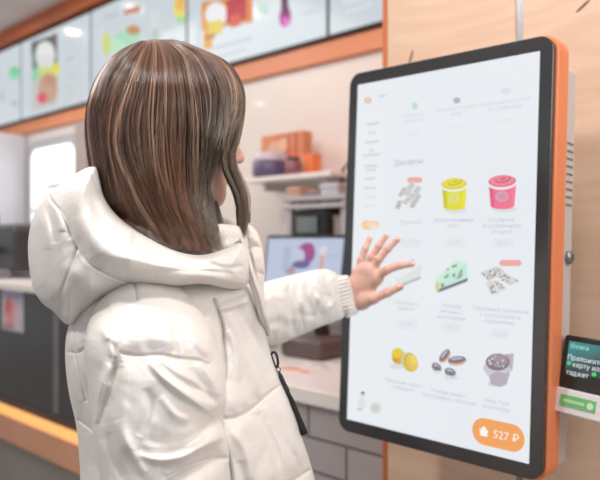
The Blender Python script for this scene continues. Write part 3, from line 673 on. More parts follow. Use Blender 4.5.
def inflate(name,poly,Dc,T,R,m,parent,step=1.5,disp=None,smooth_poly=True,extra=1,power=2.0,spl=6,it=2):
    P=catmull(poly,spl) if smooth_poly else np.asarray(poly,float)
    x0,y0=P.min(0)-3*step; x1,y1=P.max(0)+3*step
    xs=np.arange(x0,x1,step); ys=np.arange(y0,y1,step)
    XX,YY=np.meshgrid(xs,ys,indexing='ij'); d,_,_=segdist(XX,YY,P,True); ins=inside(XX.ravel(),YY.ravel(),P)
    a=np.where(ins,d,-d).reshape(XX.shape)
    Tn=T if np.isscalar(T) else float(np.mean(T(XX,YY)))
    nq=max(16,int(2.3*Tn/.0015/step*1.0)); qs=np.linspace(-1.15,1.15,nq)
    e=np.clip(1-a/R,0,3)
    G=(e**power)[:,:,None]+(np.abs(qs)**power)[None,None,:]-1
    p,Q=surf(G)
    px=xs[0]+p[:,0]*step; py=ys[0]+p[:,1]*step; qv=qs[0]+p[:,2]*(qs[1]-qs[0])
    V=np.stack([px,py,qv*100],1); V=relax(V,Q,it); px,py,qv=V[:,0],V[:,1],V[:,2]/100
    dc=Dc(px,py) if callable(Dc) else Dc; tt=T(px,py) if callable(T) else T
    D=dc+tt*qv
    if disp is not None:
        w=np.clip(-qv/.35,0,1); w=w*w*(3-2*w); D=D-disp(px,py)*w
    L=loc_px(px,py,D); Q=orient(L,Q)
    return mesh_from(name,L,Q,m,parent)
# --- sculpting strokes: each returns metres of relief over image-aligned (px,py) of the garment pattern
def fold(P,h,w1,w2=None,spl=5,taper=True):
    """soft ridge (h>0) or valley (h<0), with its own width on each side"""
    P=catmull(P,spl,False); w2=w2 or w1
    def f(x,y):
        bb=np.max([w1,w2])*3.2
        k=(x>P[:,0].min()-bb)&(x<P[:,0].max()+bb)&(y>P[:,1].min()-bb)&(y<P[:,1].max()+bb)
        out=np.zeros_like(x)
        if k.any():
            d,s,t=segdist(x[k],y[k],P,False); w=np.where(s>0,w1,w2)
            tp=np.sin(np.pi*np.clip(t,.0,1))**.5 if taper else 1
            tp=np.clip(tp,.12,1) if taper else 1
            out[k]=h*tp*np.exp(-(d/w)**2)
        return out
    return f
def seam(P,depth=.006,w=1.6,puff=0.,wp=9,spl=5):
    P=catmull(P,spl,False)
    def f(x,y):
        d,s,t=segdist(x,y,P,False)
        # stitched groove with the filling pulled down beside it and little gathers
        return -depth*np.exp(-(d/w)**2)-puff*np.exp(-(d/wp)**2)+ .0005*np.sin(t*len(P)*1.3)*np.exp(-((d-4)/3.5)**2)
    return f
def noise2(x,y,seed,sx,sy,rot=0):
    """smooth value noise"""
    rg=np.random.RandomState(seed); tb=rg.rand(64,64)*2-1
    c,s=math.cos(rot),math.sin(rot); u=(x*c+y*s)/sx+100; v=(-x*s+y*c)/sy+100
    i=np.floor(u).astype(int); j=np.floor(v).astype(int); fu=u-i; fv=v-j; fu=fu*fu*(3-2*fu); fv=fv*fv*(3-2*fv)
    g=lambda a,b: tb[a%64,b%64]
    return (g(i,j)*(1-fu)+g(i+1,j)*fu)*(1-fv)+(g(i,j+1)*(1-fu)+g(i+1,j+1)*fu)*fv
def ridged(x,y,seed,sx,sy,rot=0): return 1-2*np.abs(noise2(x,y,seed,sx,sy,rot))
def strokes(L,base=None,gain=1.0):
    def f(x,y):
        o=np.zeros_like(x)
        for g in L: o+=gain*g(x,y)
        if base: o+=base(x,y)
        return o
    return f
def lerp1(x,xs,ys): return np.interp(x,xs,ys)

# --- garment material: satin coated nylon with fine wrinkles
def jacket_mat(name,c1,c2,rough=.42):
    m=bpy.data.materials.new(name); m.use_nodes=True; nt=m.node_tree; b=nt.nodes['Principled BSDF']; N=nt.nodes.new; L=nt.links.new
    tc=N('ShaderNodeTexCoord'); n=N('ShaderNodeTexNoise'); n.inputs['Scale'].default_value=14; n.inputs['Detail'].default_value=5; n.inputs['Roughness'].default_value=.55; n.inputs['Distortion'].default_value=.6
    n2=N('ShaderNodeTexNoise'); n2.inputs['Scale'].default_value=70; n2.inputs['Detail'].default_value=3; n2.inputs['Distortion'].default_value=1.2
    cr=N('ShaderNodeValToRGB'); cr.color_ramp.elements[0].color=(*s2l(c1),1); cr.color_ramp.elements[1].color=(*s2l(c2),1)
    ad=N('ShaderNodeMath'); ad.operation='MULTIPLY_ADD'; ad.inputs[1].default_value=.22
    L(tc.outputs['Object'],n.inputs['Vector']); L(tc.outputs['Object'],n2.inputs['Vector']); L(n.outputs['Fac'],cr.inputs[0]); L(cr.outputs[0],b.inputs['Base Color'])
    L(n2.outputs['Fac'],ad.inputs[0]); L(n.outputs['Fac'],ad.inputs[2])
    bp=N('ShaderNodeBump'); bp.inputs['Strength'].default_value=.22; bp.inputs['Distance'].default_value=.010; L(ad.outputs[0],bp.inputs['Height']); L(bp.outputs[0],b.inputs['Normal'])
    b.inputs['Roughness'].default_value=rough; b.inputs['Specular IOR Level'].default_value=.42; b.inputs['Sheen Weight'].default_value=.15
    b.inputs['Subsurface Weight'].default_value=.0
    return m
M['jk']=jacket_mat('white_nylon',(230,225,220),(236,231,226),.36)
M['jk2']=jacket_mat('white_lining',(232,222,212),(238,230,222),.6)
M['zip']=mat('zip_tape',s2l((226,224,224)),.5,bump=(600,.4))

# === jacket torso
torsoP=[(88,290),(70,322),(65,350),(68,388),(76,425),(79,455),(80,480),(78,540),(76,600),(90,645),(180,662),(290,655),(326,630),(331,590),(327,540),(315,480),(303,440),(290,402),(277,372),(268,342),(264,305),(256,280),(215,262),(130,264)]
def tor_D(x,y): return .985+.00028*(x-180)
def tor_T(x,y): return lerp1(y,[260,320,400,520,650],[.115,.135,.150,.165,.165])
tor=strokes([
  # quilting seams of the front panel
  seam([(214,300),(222,325),(224,350),(225,372),(221,392),(219,418),(226,450),(232,480),(236,560)],.007,1.8,.004,10),
  seam([(224,418),(238,416),(252,408),(266,396),(282,384)],.005,1.5,.004,9),
  seam([(232,500),(262,494),(290,482),(310,470)],.005,1.5,.004,9),
  seam([(76,300),(73,340),(78,370),(86,400)],.004,1.6,.002,8),
  seam([(68,352),(80,352),(92,340)],.003,1.4,.002,7),
  seam([(78,420),(94,432),(110,450)],.004,1.4,.002,7),
  # diagonal folds of the front
  fold([(236,305),(250,330),(262,352),(272,382)],-.004,3,6), fold([(228,312),(240,340),(252,372),(262,398)],.004,5,4),
  fold([(222,300),(236,296),(250,292)],-.005,2.5,4), fold([(214,310),(232,306),(250,300)],.004,3,3),
  fold([(228,330),(236,350),(240,380)],.003,4,3), fold([(232,430),(246,450),(252,480)],.004,6,4), fold([(258,412),(272,440),(280,480)],-.004,4,8),
  fold([(282,405),(292,435),(298,475)],.004,5,4), fold([(268,420),(286,462),(292,500)],.003,3,5), fold([(240,460),(244,490),(250,540)],-.004,4,6),
  fold([(286,440),(300,470),(308,500)],-.003,2.5,3), fold([(296,452),(304,476)],-.003,2,3),
  fold([(72,330),(76,360),(84,392)],.003,3,5), fold([(80,400),(86,430),(92,470)],-.003,3,5),
 ],lambda x,y:.0026*noise2(x,y,3,18,36,.5)+.0008*noise2(x,y,5,7,20,.4),1.5)
jacket=inflate('jacket',torsoP,tor_D,tor_T,92,M['jk'],person,step=1.1,disp=tor)

# === near sleeve
slP=[(84,350),(90,318),(108,292),(136,278),(166,281),(190,296),(208,322),(220,354),(226,384),(226,402),(222,420),(226,436),(229,455),(229,480),(233,520),(236,560),(228,598),(200,618),(160,618),(124,602),(108,566),(104,520),(100,480),(94,448),(91,420),(88,385)]
def sl_D(x,y): return lerp1(y,[290,340,420,620],[.895,.855,.832,.79])+.00010*(x-160)
def sl_T(x,y): return lerp1(y,[290,330,380,480,620],[.075,.090,.098,.092,.07])
slv=strokes([
  seam([(122,353),(140,355),(160,354),(180,358),(198,360),(208,364)],.005,1.4,.004,10),seam([(135,276),(135,288),(136,299)],.005,1.3,.002,5),
  seam([(166,478),(182,470),(200,462),(214,458),(228,458)],.007,1.6,.007,8),
  # big crescent folds at the elbow
  fold([(138,452),(158,459),(180,457),(198,448),(214,440),(226,434)],.012,5,11),
  fold([(140,450),(160,452),(184,447),(204,436)],-.010,5,3.5),
  fold([(150,362),(162,376),(182,392),(202,406),(216,416)],.009,3.5,10),
  fold([(160,364),(174,376),(196,388),(214,400)],-.008,5,3),
  fold([(146,440),(168,444),(196,436),(214,420)],-.006,7,5),
  fold([(198,362),(210,376),(220,396)],.006,4,4), fold([(190,368),(202,384),(216,404)],-.005,3,4),
  fold([(112,364),(102,392),(96,424)],.010,5,4), fold([(122,360),(110,380),(103,400),(100,426)],-.008,3.5,4),
  fold([(108,338),(116,352),(114,368),(106,384)],-.010,3.5,4), fold([(102,330),(112,344),(114,358)],.008,4,5), fold([(124,340),(118,356),(120,368)],.006,3,5),
  fold([(132,366),(124,400),(124,430),(140,462)],.004,6,5), fold([(146,388),(150,410),(138,436)],-.004,4,5), fold([(160,396),(176,414),(190,420)],.004,5,4),
  fold([(108,432),(112,456),(122,480)],-.005,4,5), fold([(116,420),(128,448),(146,474)],.005,6,5), fold([(100,440),(106,470),(112,500)],.005,5,4),
  fold([(140,310),(152,330),(158,348)],.003,7,7), fold([(168,304),(178,326),(192,346)],-.004,5,6), fold([(184,322),(196,342),(208,356)],.004,4,5), fold([(172,330),(176,344),(174,354)],-.003,3,4),
  fold([(160,480),(190,486),(226,478)],.008,8,10),
 ],lambda x,y:.0030*noise2(x,y,11,20,34,.7)+.0010*noise2(x,y,14,8,15,-.6),1.15)
inflate('sleeve',slP,sl_D,sl_T,58,M['jk'],jacket,step=1.0,disp=slv)

# === hood: rolled rim in front, bag behind, collar on the far side
hoodP=[(96,167),(84,169),(70,178),(52,191),(39,206),(31,224),(28,244),(29,266),(33,288),(42,303),(54,312),(64,323),(73,324),(84,311),(104,297),(128,286),(150,285),(176,286),(204,284),(230,289),(245,287),(250,276),(249,258),(244,244),(238,243),(222,250),(200,255),(176,251),(152,240),(130,226),(114,212),(104,196),(100,180)]
def hd_D(x,y): return lerp1(x,[28,60,90,130,180,215,250],[1.00,.955,.915,.885,.885,.90,.93])
def hd_T(x,y): return lerp1(x,[28,60,100,150,220,250],[.105,.105,.09,.07,.055,.040])
hd=strokes([
  # seam between bag and rolled rim, centre seam of the bag
  seam([(42,178),(50,198),(62,214),(72,236),(78,250),(88,262),(104,272),(122,280),(136,285)],.006,1.5,.005,10),
  seam([(77,248),(70,268),(62,290),(58,314)],.004,1.3,.002,8),
  seam([(92,172),(98,190),(108,208),(128,226)],.003,1.3,.0,6),
  # rim folds
  fold([(70,180),(78,206),(92,236),(116,258),(150,270),(190,275),(226,280)],.007,12,9),
  fold([(150,276),(176,270),(206,270),(238,274)],-.005,3,4), fold([(160,282),(190,277),(216,279),(240,284)],.006,3,4),
  fold([(206,262),(224,268),(244,266)],-.004,3,3), fold([(190,262),(212,258),(236,256)],.004,5,3),
  fold([(52,196),(58,214),(60,232)],.008,5,7), fold([(40,214),(46,232),(46,250)],.006,4,6), fold([(46,206),(52,226),(54,244)],-.006,3,4),
  fold([(34,228),(38,250),(36,272)],-.004,4,5), fold([(60,206),(68,226),(70,240)],-.005,3,3),
  fold([(100,200),(112,222),(134,240)],.005,6,5), fold([(86,184),(94,204),(104,222)],-.004,4,5),
  fold([(64,262),(84,284),(100,292)],.004,10,9), fold([(40,286),(52,300),(66,316)],-.004,5,6),
 ],lambda x,y:.0030*noise2(x,y,21,22,34,.6)+.0008*noise2(x,y,22,9,18,.9))
hood=inflate('hood',hoodP,hd_D,hd_T,42,M['jk'],jacket,step=1.0,disp=hd)
# far side of the hood and collar, seen past the hair
farP=[(94,166),(106,172),(140,190),(170,206),(200,214),(226,218),(243,222),(256,230),(262,246),(265,268),(264,290),(266,310),(262,330),(246,330),(232,300),(200,292),(150,280),(110,262),(88,232),(84,196)]
def fr_D(x,y): return lerp1(x,[84,150,240,266],[1.06,1.09,1.09,1.06])
frd=strokes([seam([(242,226),(252,262),(258,300),(262,330)],.004,1.4,.003,5),seam([(246,250),(256,246),(264,250)],.004,1.3,.003,5),seam([(248,276),(258,272),(266,276)],.004,1.3,.003,5),
   fold([(236,232),(226,244),(214,248)],.005,4,4),fold([(240,240),(252,256),(256,280)],.004,3,4),fold([(120,206),(150,226),(184,240)],.006,5,6),fold([(110,210),(140,236),(176,250)],-.006,5,5)],
   lambda x,y:.002*noise2(x,y,31,9,10,.3)+.0012*ridged(x,y,33,6,10,.2))
inflate('collar',farP,fr_D,.045,26,M['jk2'],jacket,step=1.4,disp=frd)

lnP=[(97,184),(112,192),(140,204),(170,214),(205,222),(240,226),(247,236),(246,256),(220,270),(180,268),(140,258),(108,238),(96,212)]
inflate('hood_lining',lnP,lambda x,y:lerp1(x,[96,150,246],[.975,.925,.95]),.018,14,M['jk2'],hood,step=1.4,disp=strokes([fold([(104,200),(130,222),(170,238)],.005,4,5),fold([(186,232),(210,244),(238,244)],.004,4,4),fold([(196,240),(216,250),(236,252)],-.003,3,3)],lambda x,y:.002*noise2(x,y,61,10,12,.4)))
# front fly with its zip, running down the near front edge
def ribbon(name,P,w,Df,m,parent,n=6,th=.003,lift=0):
    P=catmull(P,6,False); d=np.gradient(P,axis=0); d/=np.linalg.norm(d,axis=1)[:,None]; nn=np.stack([-d[:,1],d[:,0]],1)
    ws=np.linspace(-1,1,n+1); V=[];
    for i,p in enumerate(P):
        for k in ws:
            q_=p+nn[i]*w*k/2; D=Df(q_[0],q_[1])-th*(1-abs(k)**3)-lift; V.append(loc_px(q_[0],q_[1],D))
        for k in ws[::-1]:
            q_=p+nn[i]*w*k/2; D=Df(q_[0],q_[1])+.004; V.append(loc_px(q_[0],q_[1],D))
    V=np.array(V); K=2*(n+1); Q=[]
    for i in range(len(P)-1):
        for k in range(K): Q.append((i*K+k,i*K+(k+1)%K,(i+1)*K+(k+1)%K,(i+1)*K+k))
    Q=orient(V,np.array(Q)); return mesh_from(name,V,Q,m,parent)
flyD=lambda x,y: float(lerp1(y,[236,260,290,318,342],[.925,.93,.935,.957,1.03]))
fly=ribbon('front_fly',[(240,240),(245,256),(251,276),(258,298),(263,318),(268,336)],9,flyD,M['jk'],jacket,th=.010)
ribbon('zip',[(240,238),(245.5,254),(252,275),(259,297),(264,318),(268.5,336)],2.2,lambda x,y:flyD(x,y)-.011,M['zip'],fly,th=.002)
# collar snap tabs
for pts,dd in (([(235.5,210),(239,209.5),(240,222),(236.5,223)],1.03),([(247.5,211),(251,212),(250.5,223),(247,222.5)],1.045)):
    inflate('collar_tab',pts,dd,.006,2.0,mat('slate_tab',s2l((88,92,112)),.4,var=(50,s2l((78,82,100)))),jacket,step=.5,smooth_poly=False)

# === far sleeve reaching to the screen
fsP=[(236,292),(258,284),(268,281),(284,277),(300,273),(314,270),(326,269),(336,273),(340,279),(345,292),(347,306),(344,317),(334,322),(320,327),(304,334),(288,341),(274,346),(258,345),(238,336),(230,312)]
def scrD(x,y):
    """depth of the display plane along the view ray"""
    o=KI@CAM; R3=KI.to_3x3(); out=[]
    for a_,b_ in zip(np.atleast_1d(x),np.atleast_1d(y)):
        d=R3@ray(a_,b_); out.append(-o.y/d.y)
    return np.array(out)
def fs_D(x,y): return lerp1(x,[230,254,300,345],[1.12,1.195,1.285,1.350])
fsd=strokes([
  fold([(291,277),(289,296),(292,318),(294,336)],-.006,2.2,3), fold([(284,280),(283,300),(286,322)],.004,4,3),
  fold([(300,290),(304,308),(306,328)],.006,3,4), fold([(308,276),(306,296),(312,318)],-.005,2.5,3.5), fold([(316,274),(318,292),(322,308)],.006,3,3),
  fold([(326,272),(325,288),(330,306)],-.005,2.2,3), fold([(333,276),(334,294),(338,312)],.005,2.5,3), fold([(296,312),(312,316),(328,308)],-.004,3,3),
  fold([(320,312),(330,306),(338,300)],.004,3,3), fold([(262,300),(276,296),(288,300)],.003,4,5), fold([(264,326),(278,322),(292,328)],-.004,4,5), fold([(272,286),(282,292),(290,290)],-.003,3,3),
  fold([(312,288),(322,296),(332,296)],-.003,2,3)],
  lambda x,y:.0024*noise2(x,y,41,8,12,.3)+.0018*ridged(x,y,42,7,14,.15))
inflate('sleeve',fsP,fs_D,lambda x,y:lerp1(x,[254,345],[.062,.050]),30,M['jk'],jacket,step=1.1,disp=fsd)
cfP=[(331,276),(342,275.5),(348,275.5),(351,281),(354.5,293),(358,306),(359,312),(354,315.5),(347,318),(344,315),(335,314),(330,296)]
cfd=lambda x,y:.0028*np.sin((( (y-275)+ (x-340)*.25)/3.1)*2*math.pi/1.25)*np.clip((352.5-x+(y-290)*.2)/5,0,1)+.0006*noise2(x,y,55,4,4)
inflate('cuff',cfP,lambda x,y:lerp1(x,[330,358],[1.340,1.362]),.035,13,M['jk'],jacket,step=.7,disp=cfd)

# === body: head, neck, trunk and reaching hand as one mesh
def smin(a,b,k):
    h=np.clip(.5+.5*(b-a)/k,0,1); return b*(1-h)+a*h-k*h*(1-h)
class Vol:
    def __init__(s,lo,hi,h):
        s.lo=np.array(lo,float); s.h=h; n=np.ceil((np.array(hi)-s.lo)/h).astype(int)+1
        s.g=np.stack(np.meshgrid(*[s.lo[i]+h*np.arange(n[i]) for i in range(3)],indexing='ij'),-1).astype(np.float32); s.f=None
    def add(s,d,k=.01): s.f=d if s.f is None else smin(s.f,d,k)
    def sub(s,d,k=.004): s.f=-smin(-s.f,d,k)
    def ell(s,c,r,ax=None):
        p=s.g-np.array(c,np.float32)
        if ax is not None: p=p@np.array(ax,np.float32).T
        q_=p/np.array(r,np.float32); n=np.linalg.norm(q_,axis=-1)+1e-6; m=np.linalg.norm(q_/np.array(r,np.float32),axis=-1)+1e-6
        return n*(n-1)/m
    def cap(s,a,b,r1,r2):
        a=np.array(a,np.float32);b=np.array(b,np.float32); p=s.g-a; d=b-a; t=np.clip(p@d/(d@d+1e-12),0,1); return np.linalg.norm(p-t[...,None]*d,axis=-1)-(r1+(r2-r1)*t)
    def mesh(s,it=1):
        p,Q=surf(s.f); V=s.lo+p*s.h; V=relax(V,Q,it,.4); return V,orient(V,Q)
ha=math.radians(25)
fv=np.array([math.cos(ha),math.sin(ha),0]); rv=np.array([math.sin(ha),-math.cos(ha),0]); uv=np.array([0,0,1.])
H0=loc_px(168,127,.985)
AX=np.stack([fv,rv,uv])
def hp(f_,s_,u_2): return H0+fv*f_+rv*s_+uv*u_2
v=Vol(H0-[.15,.15,.30],H0+[.16,.15,.14],.0027)
v.add(v.ell(hp(-.012,0,.022),(.092,.074,.092),AX)); v.add(v.ell(hp(.032,0,-.03),(.060,.058,.080),AX),.02)
v.add(v.cap(hp(.060,0,-.092),hp(.066,0,-.098),.022,.020),.03)
for s_ in (-1,1):
    v.add(v.cap(hp(.0,s_*.055,-.062),hp(.055,s_*.018,-.098),.016,.014),.025)   # jaw
    v.add(v.ell(hp(.062,s_*.036,-.036),(.026,.022,.020),AX),.02)                   # cheek
    v.add(v.cap(hp(.084,s_*.014,.014),hp(.074,s_*.046,.012),.009,.007),.012)   # brow
    v.sub(v.ell(hp(.094,s_*.031,-.004),(.012,.015,.010),AX),.010)                  # eye socket
    v.add(v.ell(hp(-.006,s_*.076,-.012),(.018,.007,.030),AX),.006); v.sub(v.ell(hp(-.004,s_*.083,-.010),(.009,.005,.018),AX),.004)
    v.add(v.ell(hp(.096,s_*.010,-.043),(.010,.007,.007),AX),.005)                   # nostril wings
v.add(v.cap(hp(.088,0,.002),hp(.110,0,-.040),.0065,.0088),.010)
v.add(v.ell(hp(.092,0,-.066),(.010,.021,.0055),AX),.005); v.add(v.ell(hp(.090,0,-.075),(.010,.018,.006),AX),.004); v.sub(v.ell(hp(.103,0,-.0705),(.008,.024,.0012),AX),.002)
v.add(v.cap(hp(-.020,0,-.07),hp(-.045,0,-.22),.052,.056),.02)
Vh,Qh=v.mesh(1); FK=.97
# hand
def P3(px,py,D): return loc_px(px,py,D)
sd=lambda x,y: float(scrD(x,y)[0])
def J(px,py,off): return P3(px,py,sd(px,py)-off)       # off = metres in front of the display along the ray
wr=J(352.5,293.5,.036); 
fing={
 'pinky':([J(358.5,272,.036),J(361.2,260,.038),J(365,249,.032),J(369.8,238.5,.020)],[.0085,.0075,.0068,.0056]),
 'ring':([J(366,269,.040),J(371.5,257,.042),J(378.7,246,.034),J(386,236,.022)],[.0092,.0080,.0072,.0059]),
 'middle':([J(372,270.5,.042),J(379,259,.044),J(388,248.5,.034),J(397.5,239.5,.022)],[.0094,.0082,.0074,.0060]),
 'index':([J(376.5,277.5,.040),J(387.5,269.5,.044),J(400,265.3,.030),J(412,264,.012)],[.0098,.0084,.0074,.0060]),
 'thumb':([J(361,302,.040),J(374,298.5,.044),J(387.5,292.5,.034),J(400.5,286.8,.022)],[.0130,.0100,.0088,.0072])}
allp=np.array([p for f_ in fing.values() for p in f_[0]]+[wr]); lo=allp.min(0)-.03; hi=allp.max(0)+.03; lo[0]-=.02
v=Vol(lo,hi,.00125)
elb=P3(295,303,1.30)
fa=wr+(elb-wr)*.35
v.add(v.cap(fa,wr,.017,.0215))
for nme,rr in (('pinky',.0105),('ring',.0118),('middle',.0122),('index',.0122)):
    j=fing[nme][0]; v.add(v.cap(wr+(j[0]-wr)*.10,j[0],.0165,rr),.012)
v.add(v.cap(fing['pinky'][0][0],fing['ring'][0][0],.0100,.0108),.010);v.add(v.cap(fing['ring'][0][0],fing['middle'][0][0],.0108,.0110),.010);v.add(v.cap(fing['middle'][0][0],fing['index'][0][0],.0110,.0108),.010)
j=fing['thumb'][0]; v.add(v.cap(wr+(j[0]-wr)*.2,j[0],.018,.0155),.012); v.add(v.cap(j[0],j[1],.0150,.0105),.008)
v.add(v.cap(j[0]+(j[1]-j[0])*.3,fing['index'][0][0],.0085,.0080),.014)
base=v.f.copy(); hand=v.f
for nme,(js,rs) in fing.items():
    f0=None
    st=1 if nme=='thumb' else 0
    for i in range(st,3):
        c_=v.cap(js[i],js[i+1],rs[i]*FK,rs[i+1]*FK); f0=c_ if f0 is None else smin(f0,c_,.003)
    for i in (1,2):   # knuckles
        f0=smin(f0,v.cap(js[i],js[i]+.0001,rs[i]*.98,rs[i]*.98),.003)
    hand=smin(hand,f0,.0045)
v.f=hand
# tendons on the back of the hand
for nme in ('ring','middle','index','pinky'):
    j=fing[nme][0][0]; a_=wr+(j-wr)*.35+np.array([0,-.0118,0]); b_=j+np.array([0,-.0085,0]); v.add(v.cap(a_,b_,.0014,.0022),.006)
    
Vn,Qn=v.mesh(1)
# trunk, arms, legs under the clothes (coarse)
def L0(px,py,D): return loc_px(px,py,D)
hips=np.array([0.02,.0,.86])
v=Vol([-.30,-.35,-.0],[.42,.55,1.5],.010)
neck=hp(-.045,0,-.20); chest=hp(-.055,0,-.36)
shR=L0(158,350,.90); shL=L0(226,318,1.07)
chest=L0(180,330,.99); v.add(v.ell(chest,(.07,.085,.11),AX)); v.add(v.cap(neck,chest,.05,.06),.03); v.add(v.cap(chest,hips,.07,.085),.04)
v.add(v.cap(shR,chest,.036,.05),.03); v.add(v.cap(shL,chest,.036,.05),.03)
elR=L0(160,490,.845); wrR=L0(172,560,.825); v.add(v.cap(shR,elR,.040,.034),.02); v.add(v.cap(elR,wrR,.034,.026),.02)
eL=P3(264,314,1.22); v.add(v.cap(shL,eL,.030,.022),.015); v.add(v.cap(eL,fa,.022,.017),.01)
for s_ in (-1,1):
    hj=hips+rv*s_*.085; kn=np.array([.03,0,.47])+rv*s_*.09; an=np.array([-.01,0,.09])+rv*s_*.09
    v.add(v.cap(hj,kn,.082,.052),.03); v.add(v.cap(kn,an,.052,.034),.02); v.add(v.cap(an-[0,0,.03],an+fv*.13-[0,0,.05],.032,.025),.02)
Vb,Qb=v.mesh(1)
V=np.concatenate([Vh,Vn,Vb]); Q=np.concatenate([Qh,Qn+len(Vh),Qb+len(Vh)+len(Vn)])
skin=bpy.data.materials.new('skin'); skin.use_nodes=True; nt=skin.node_tree; b=nt.nodes['Principled BSDF']
a_=nt.nodes.new('ShaderNodeAttribute'); a_.attribute_name='col'; nt.links.new(a_.outputs['Color'],b.inputs['Base Color']); b.inputs['Roughness'].default_value=.45
b.inputs['Subsurface Weight'].default_value=.25; b.inputs['Subsurface Radius'].default_value=(.012,.005,.003); b.inputs['Subsurface Scale'].default_value=.6
n_=nt.nodes.new('ShaderNodeTexNoise'); n_.inputs['Scale'].default_value=220; bp=nt.nodes.new('ShaderNodeBump'); bp.inputs['Strength'].default_value=.12; bp.inputs['Distance'].default_value=.002
tc=nt.nodes.new('ShaderNodeTexCoord'); nt.links.new(tc.outputs['Object'],n_.inputs['Vector']); nt.links.new(n_.outputs['Fac'],bp.inputs['Height']); nt.links.new(bp.outputs[0],b.inputs['Normal'])
C=np.ones((len(V),4),np.float32); C[:,:3]=s2l((216,174,158))
def tint(c,r,colr,w):
    d=np.linalg.norm(V-c,axis=1); k=np.clip(1-d/r,0,1)[:,None]**.8*w; C[:,:3]=C[:,:3]*(1-k)+np.array(s2l(colr))*k
for nme,(js,rs) in fing.items():
    tint(js[3],.013,(216,132,112),.8)
    for i in (1,2): tint(js[i],.009,(206,140,120),.22)
tint(hp(.115,0,-.045),.025,(222,150,130),.6); tint(hp(.1,0,-.07),.02,(196,104,98),.9)
body=mesh_from('body',V,Q,skin,person,attr=C)
# nails
M['nail']=mat('nail',s2l((232,186,172)),.2,coat=.4,var=(60,s2l((226,176,162))))
for nme,(js,rs) in fing.items():
    t=js[3]-js[2]; t/=np.linalg.norm(t); view=js[3]-np.array([-FX,-FD,CZ]); view/=np.linalg.norm(view)
    nrm=-view-t*((-view)@t); nrm/=np.linalg.norm(nrm)
    if nme=='thumb': nrm=nrm*.75+np.array([0,0,1])*.66; nrm-=t*(nrm@t); nrm/=np.linalg.norm(nrm)
    s2=np.cross(t,nrm); bm=bmesh.new(); r=rs[3]
    c=js[3]+nrm*(r*.80)+t*.0; rows=[]
    for i in range(6):
        row=[]
        for k in range(7):
            uu=(i/5-.5)*2; vv=(k/6-.5)*2; wl=.78*math.sqrt(max(0,1-abs(uu)**3*.6))
            p=c+t*(uu*r*.85)+s2*(vv*r*wl)+nrm*(r*.22*(1-vv*vv)-r*.10*uu*uu)
            row.append(bm.verts.new(p))
        rows.append(row)
    for i in range(5):
        for k in range(6): bm.faces.new((rows[i][k],rows[i][k+1],rows[i+1][k+1],rows[i+1][k]))
    bmesh.ops.recalc_face_normals(bm,faces=bm.faces[:]); bmesh.ops.solidify(bm,geom=bm.faces[:],thickness=.0006)
    obj('fingernail',bm,M['nail'],body,True)
# eyes
for s_ in (-1,1):
    bm=bmesh.new(); bmesh.ops.create_uvsphere(bm,u_segments=20,v_segments=14,radius=.0118); e=obj('eye',bm,mat('eye_white',(.85,.85,.85),.1,bump=(50,.02)),body,True,loc=hp(.076,s_*.031,-.003))
    bm=bmesh.new(); lathe(bm,[(0,.0118),(.003,.0115),(.0056,.0106)]); ii=obj('iris',bm,mat('iris_brown',(.06,.03,.015),.1,bump=(50,.02)),e,True); ii.rotation_euler=(0,math.pi/2,0); ii.rotation_euler=Vector(fv).to_track_quat('Z','Y').to_euler(); ii.location=Vector(fv)*.0006
# trousers and shoes (below the picture)
v=Vol([-.22,-.25,.05],[.30,.28,1.0],.008)
v.add(v.ell(hips,(.12,.17,.13),AX))
for s_ in (-1,1):
    hj=hips+rv*s_*.085; kn=np.array([.03,0,.47])+rv*s_*.09; an=np.array([-.01,0,.09])+rv*s_*.09
    v.add(v.cap(hj,kn,.095,.066),.03); v.add(v.cap(kn,an,.066,.056),.02)
Vt,Qt=v.mesh(1); mesh_from('trousers',Vt,Qt,mat('dark_denim',s2l((52,56,66)),.8,bump=(200,.2)),person)
for s_ in (-1,1):
    an=np.array([-.01,0,.045])+rv*s_*.09
    v=Vol(an-[.14,.12,.05],an+[.26,.18,.08],.006); v.add(v.cap(an-fv*.03+[0,0,-.005],an+fv*.13-[0,0,.012],.042,.036)); v.f=np.maximum(v.f,-(v.g[...,2]-.004)); v.add(v.cap(an-fv*.01,an+[0,0,.06],.042,.040),.01)
    v.f=np.maximum(v.f,.004-v.g[...,2])
    Vs,Qs=v.mesh(1); mesh_from('shoe',Vs,Qs,mat('shoe_white',(.7,.7,.7),.5,bump=(90,.1)),person)

# === hair
silP=[(140,40),(118,51),(101,70),(90,96),(87,124),(90,152),(95,180),(100,200),(112,216),(140,228),(170,240),(196,245),(212,247),(222,243),(216,215),(214,190),(220,170),(232,162),(240,148),(243,125),(243,100),(239,82),(222,60),(196,46),(184,42),(160,39)]
SIL=catmull(silP,5)
def hair_D(x,y): return .985+.00045*(x-172)
HT=.108
def h_surf(x,y):
    d,_,_=segdist(x,y,SIL,True); ins=inside(x.ravel(),y.ravel(),SIL); a=np.where(ins,d,0); e=np.clip(1-a/66,0,1); return np.sqrt(np.clip(1-e*e,0,1)).reshape(x.shape)
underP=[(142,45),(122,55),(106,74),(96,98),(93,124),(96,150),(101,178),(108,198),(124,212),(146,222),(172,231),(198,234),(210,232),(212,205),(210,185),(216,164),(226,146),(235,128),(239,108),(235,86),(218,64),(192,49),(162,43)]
M['under']=mat('hair_dark_brown',s2l((58,42,36)),.6,bump=(90,.5),spec=.2)  # dark brown hair mass that fills gaps between the strands
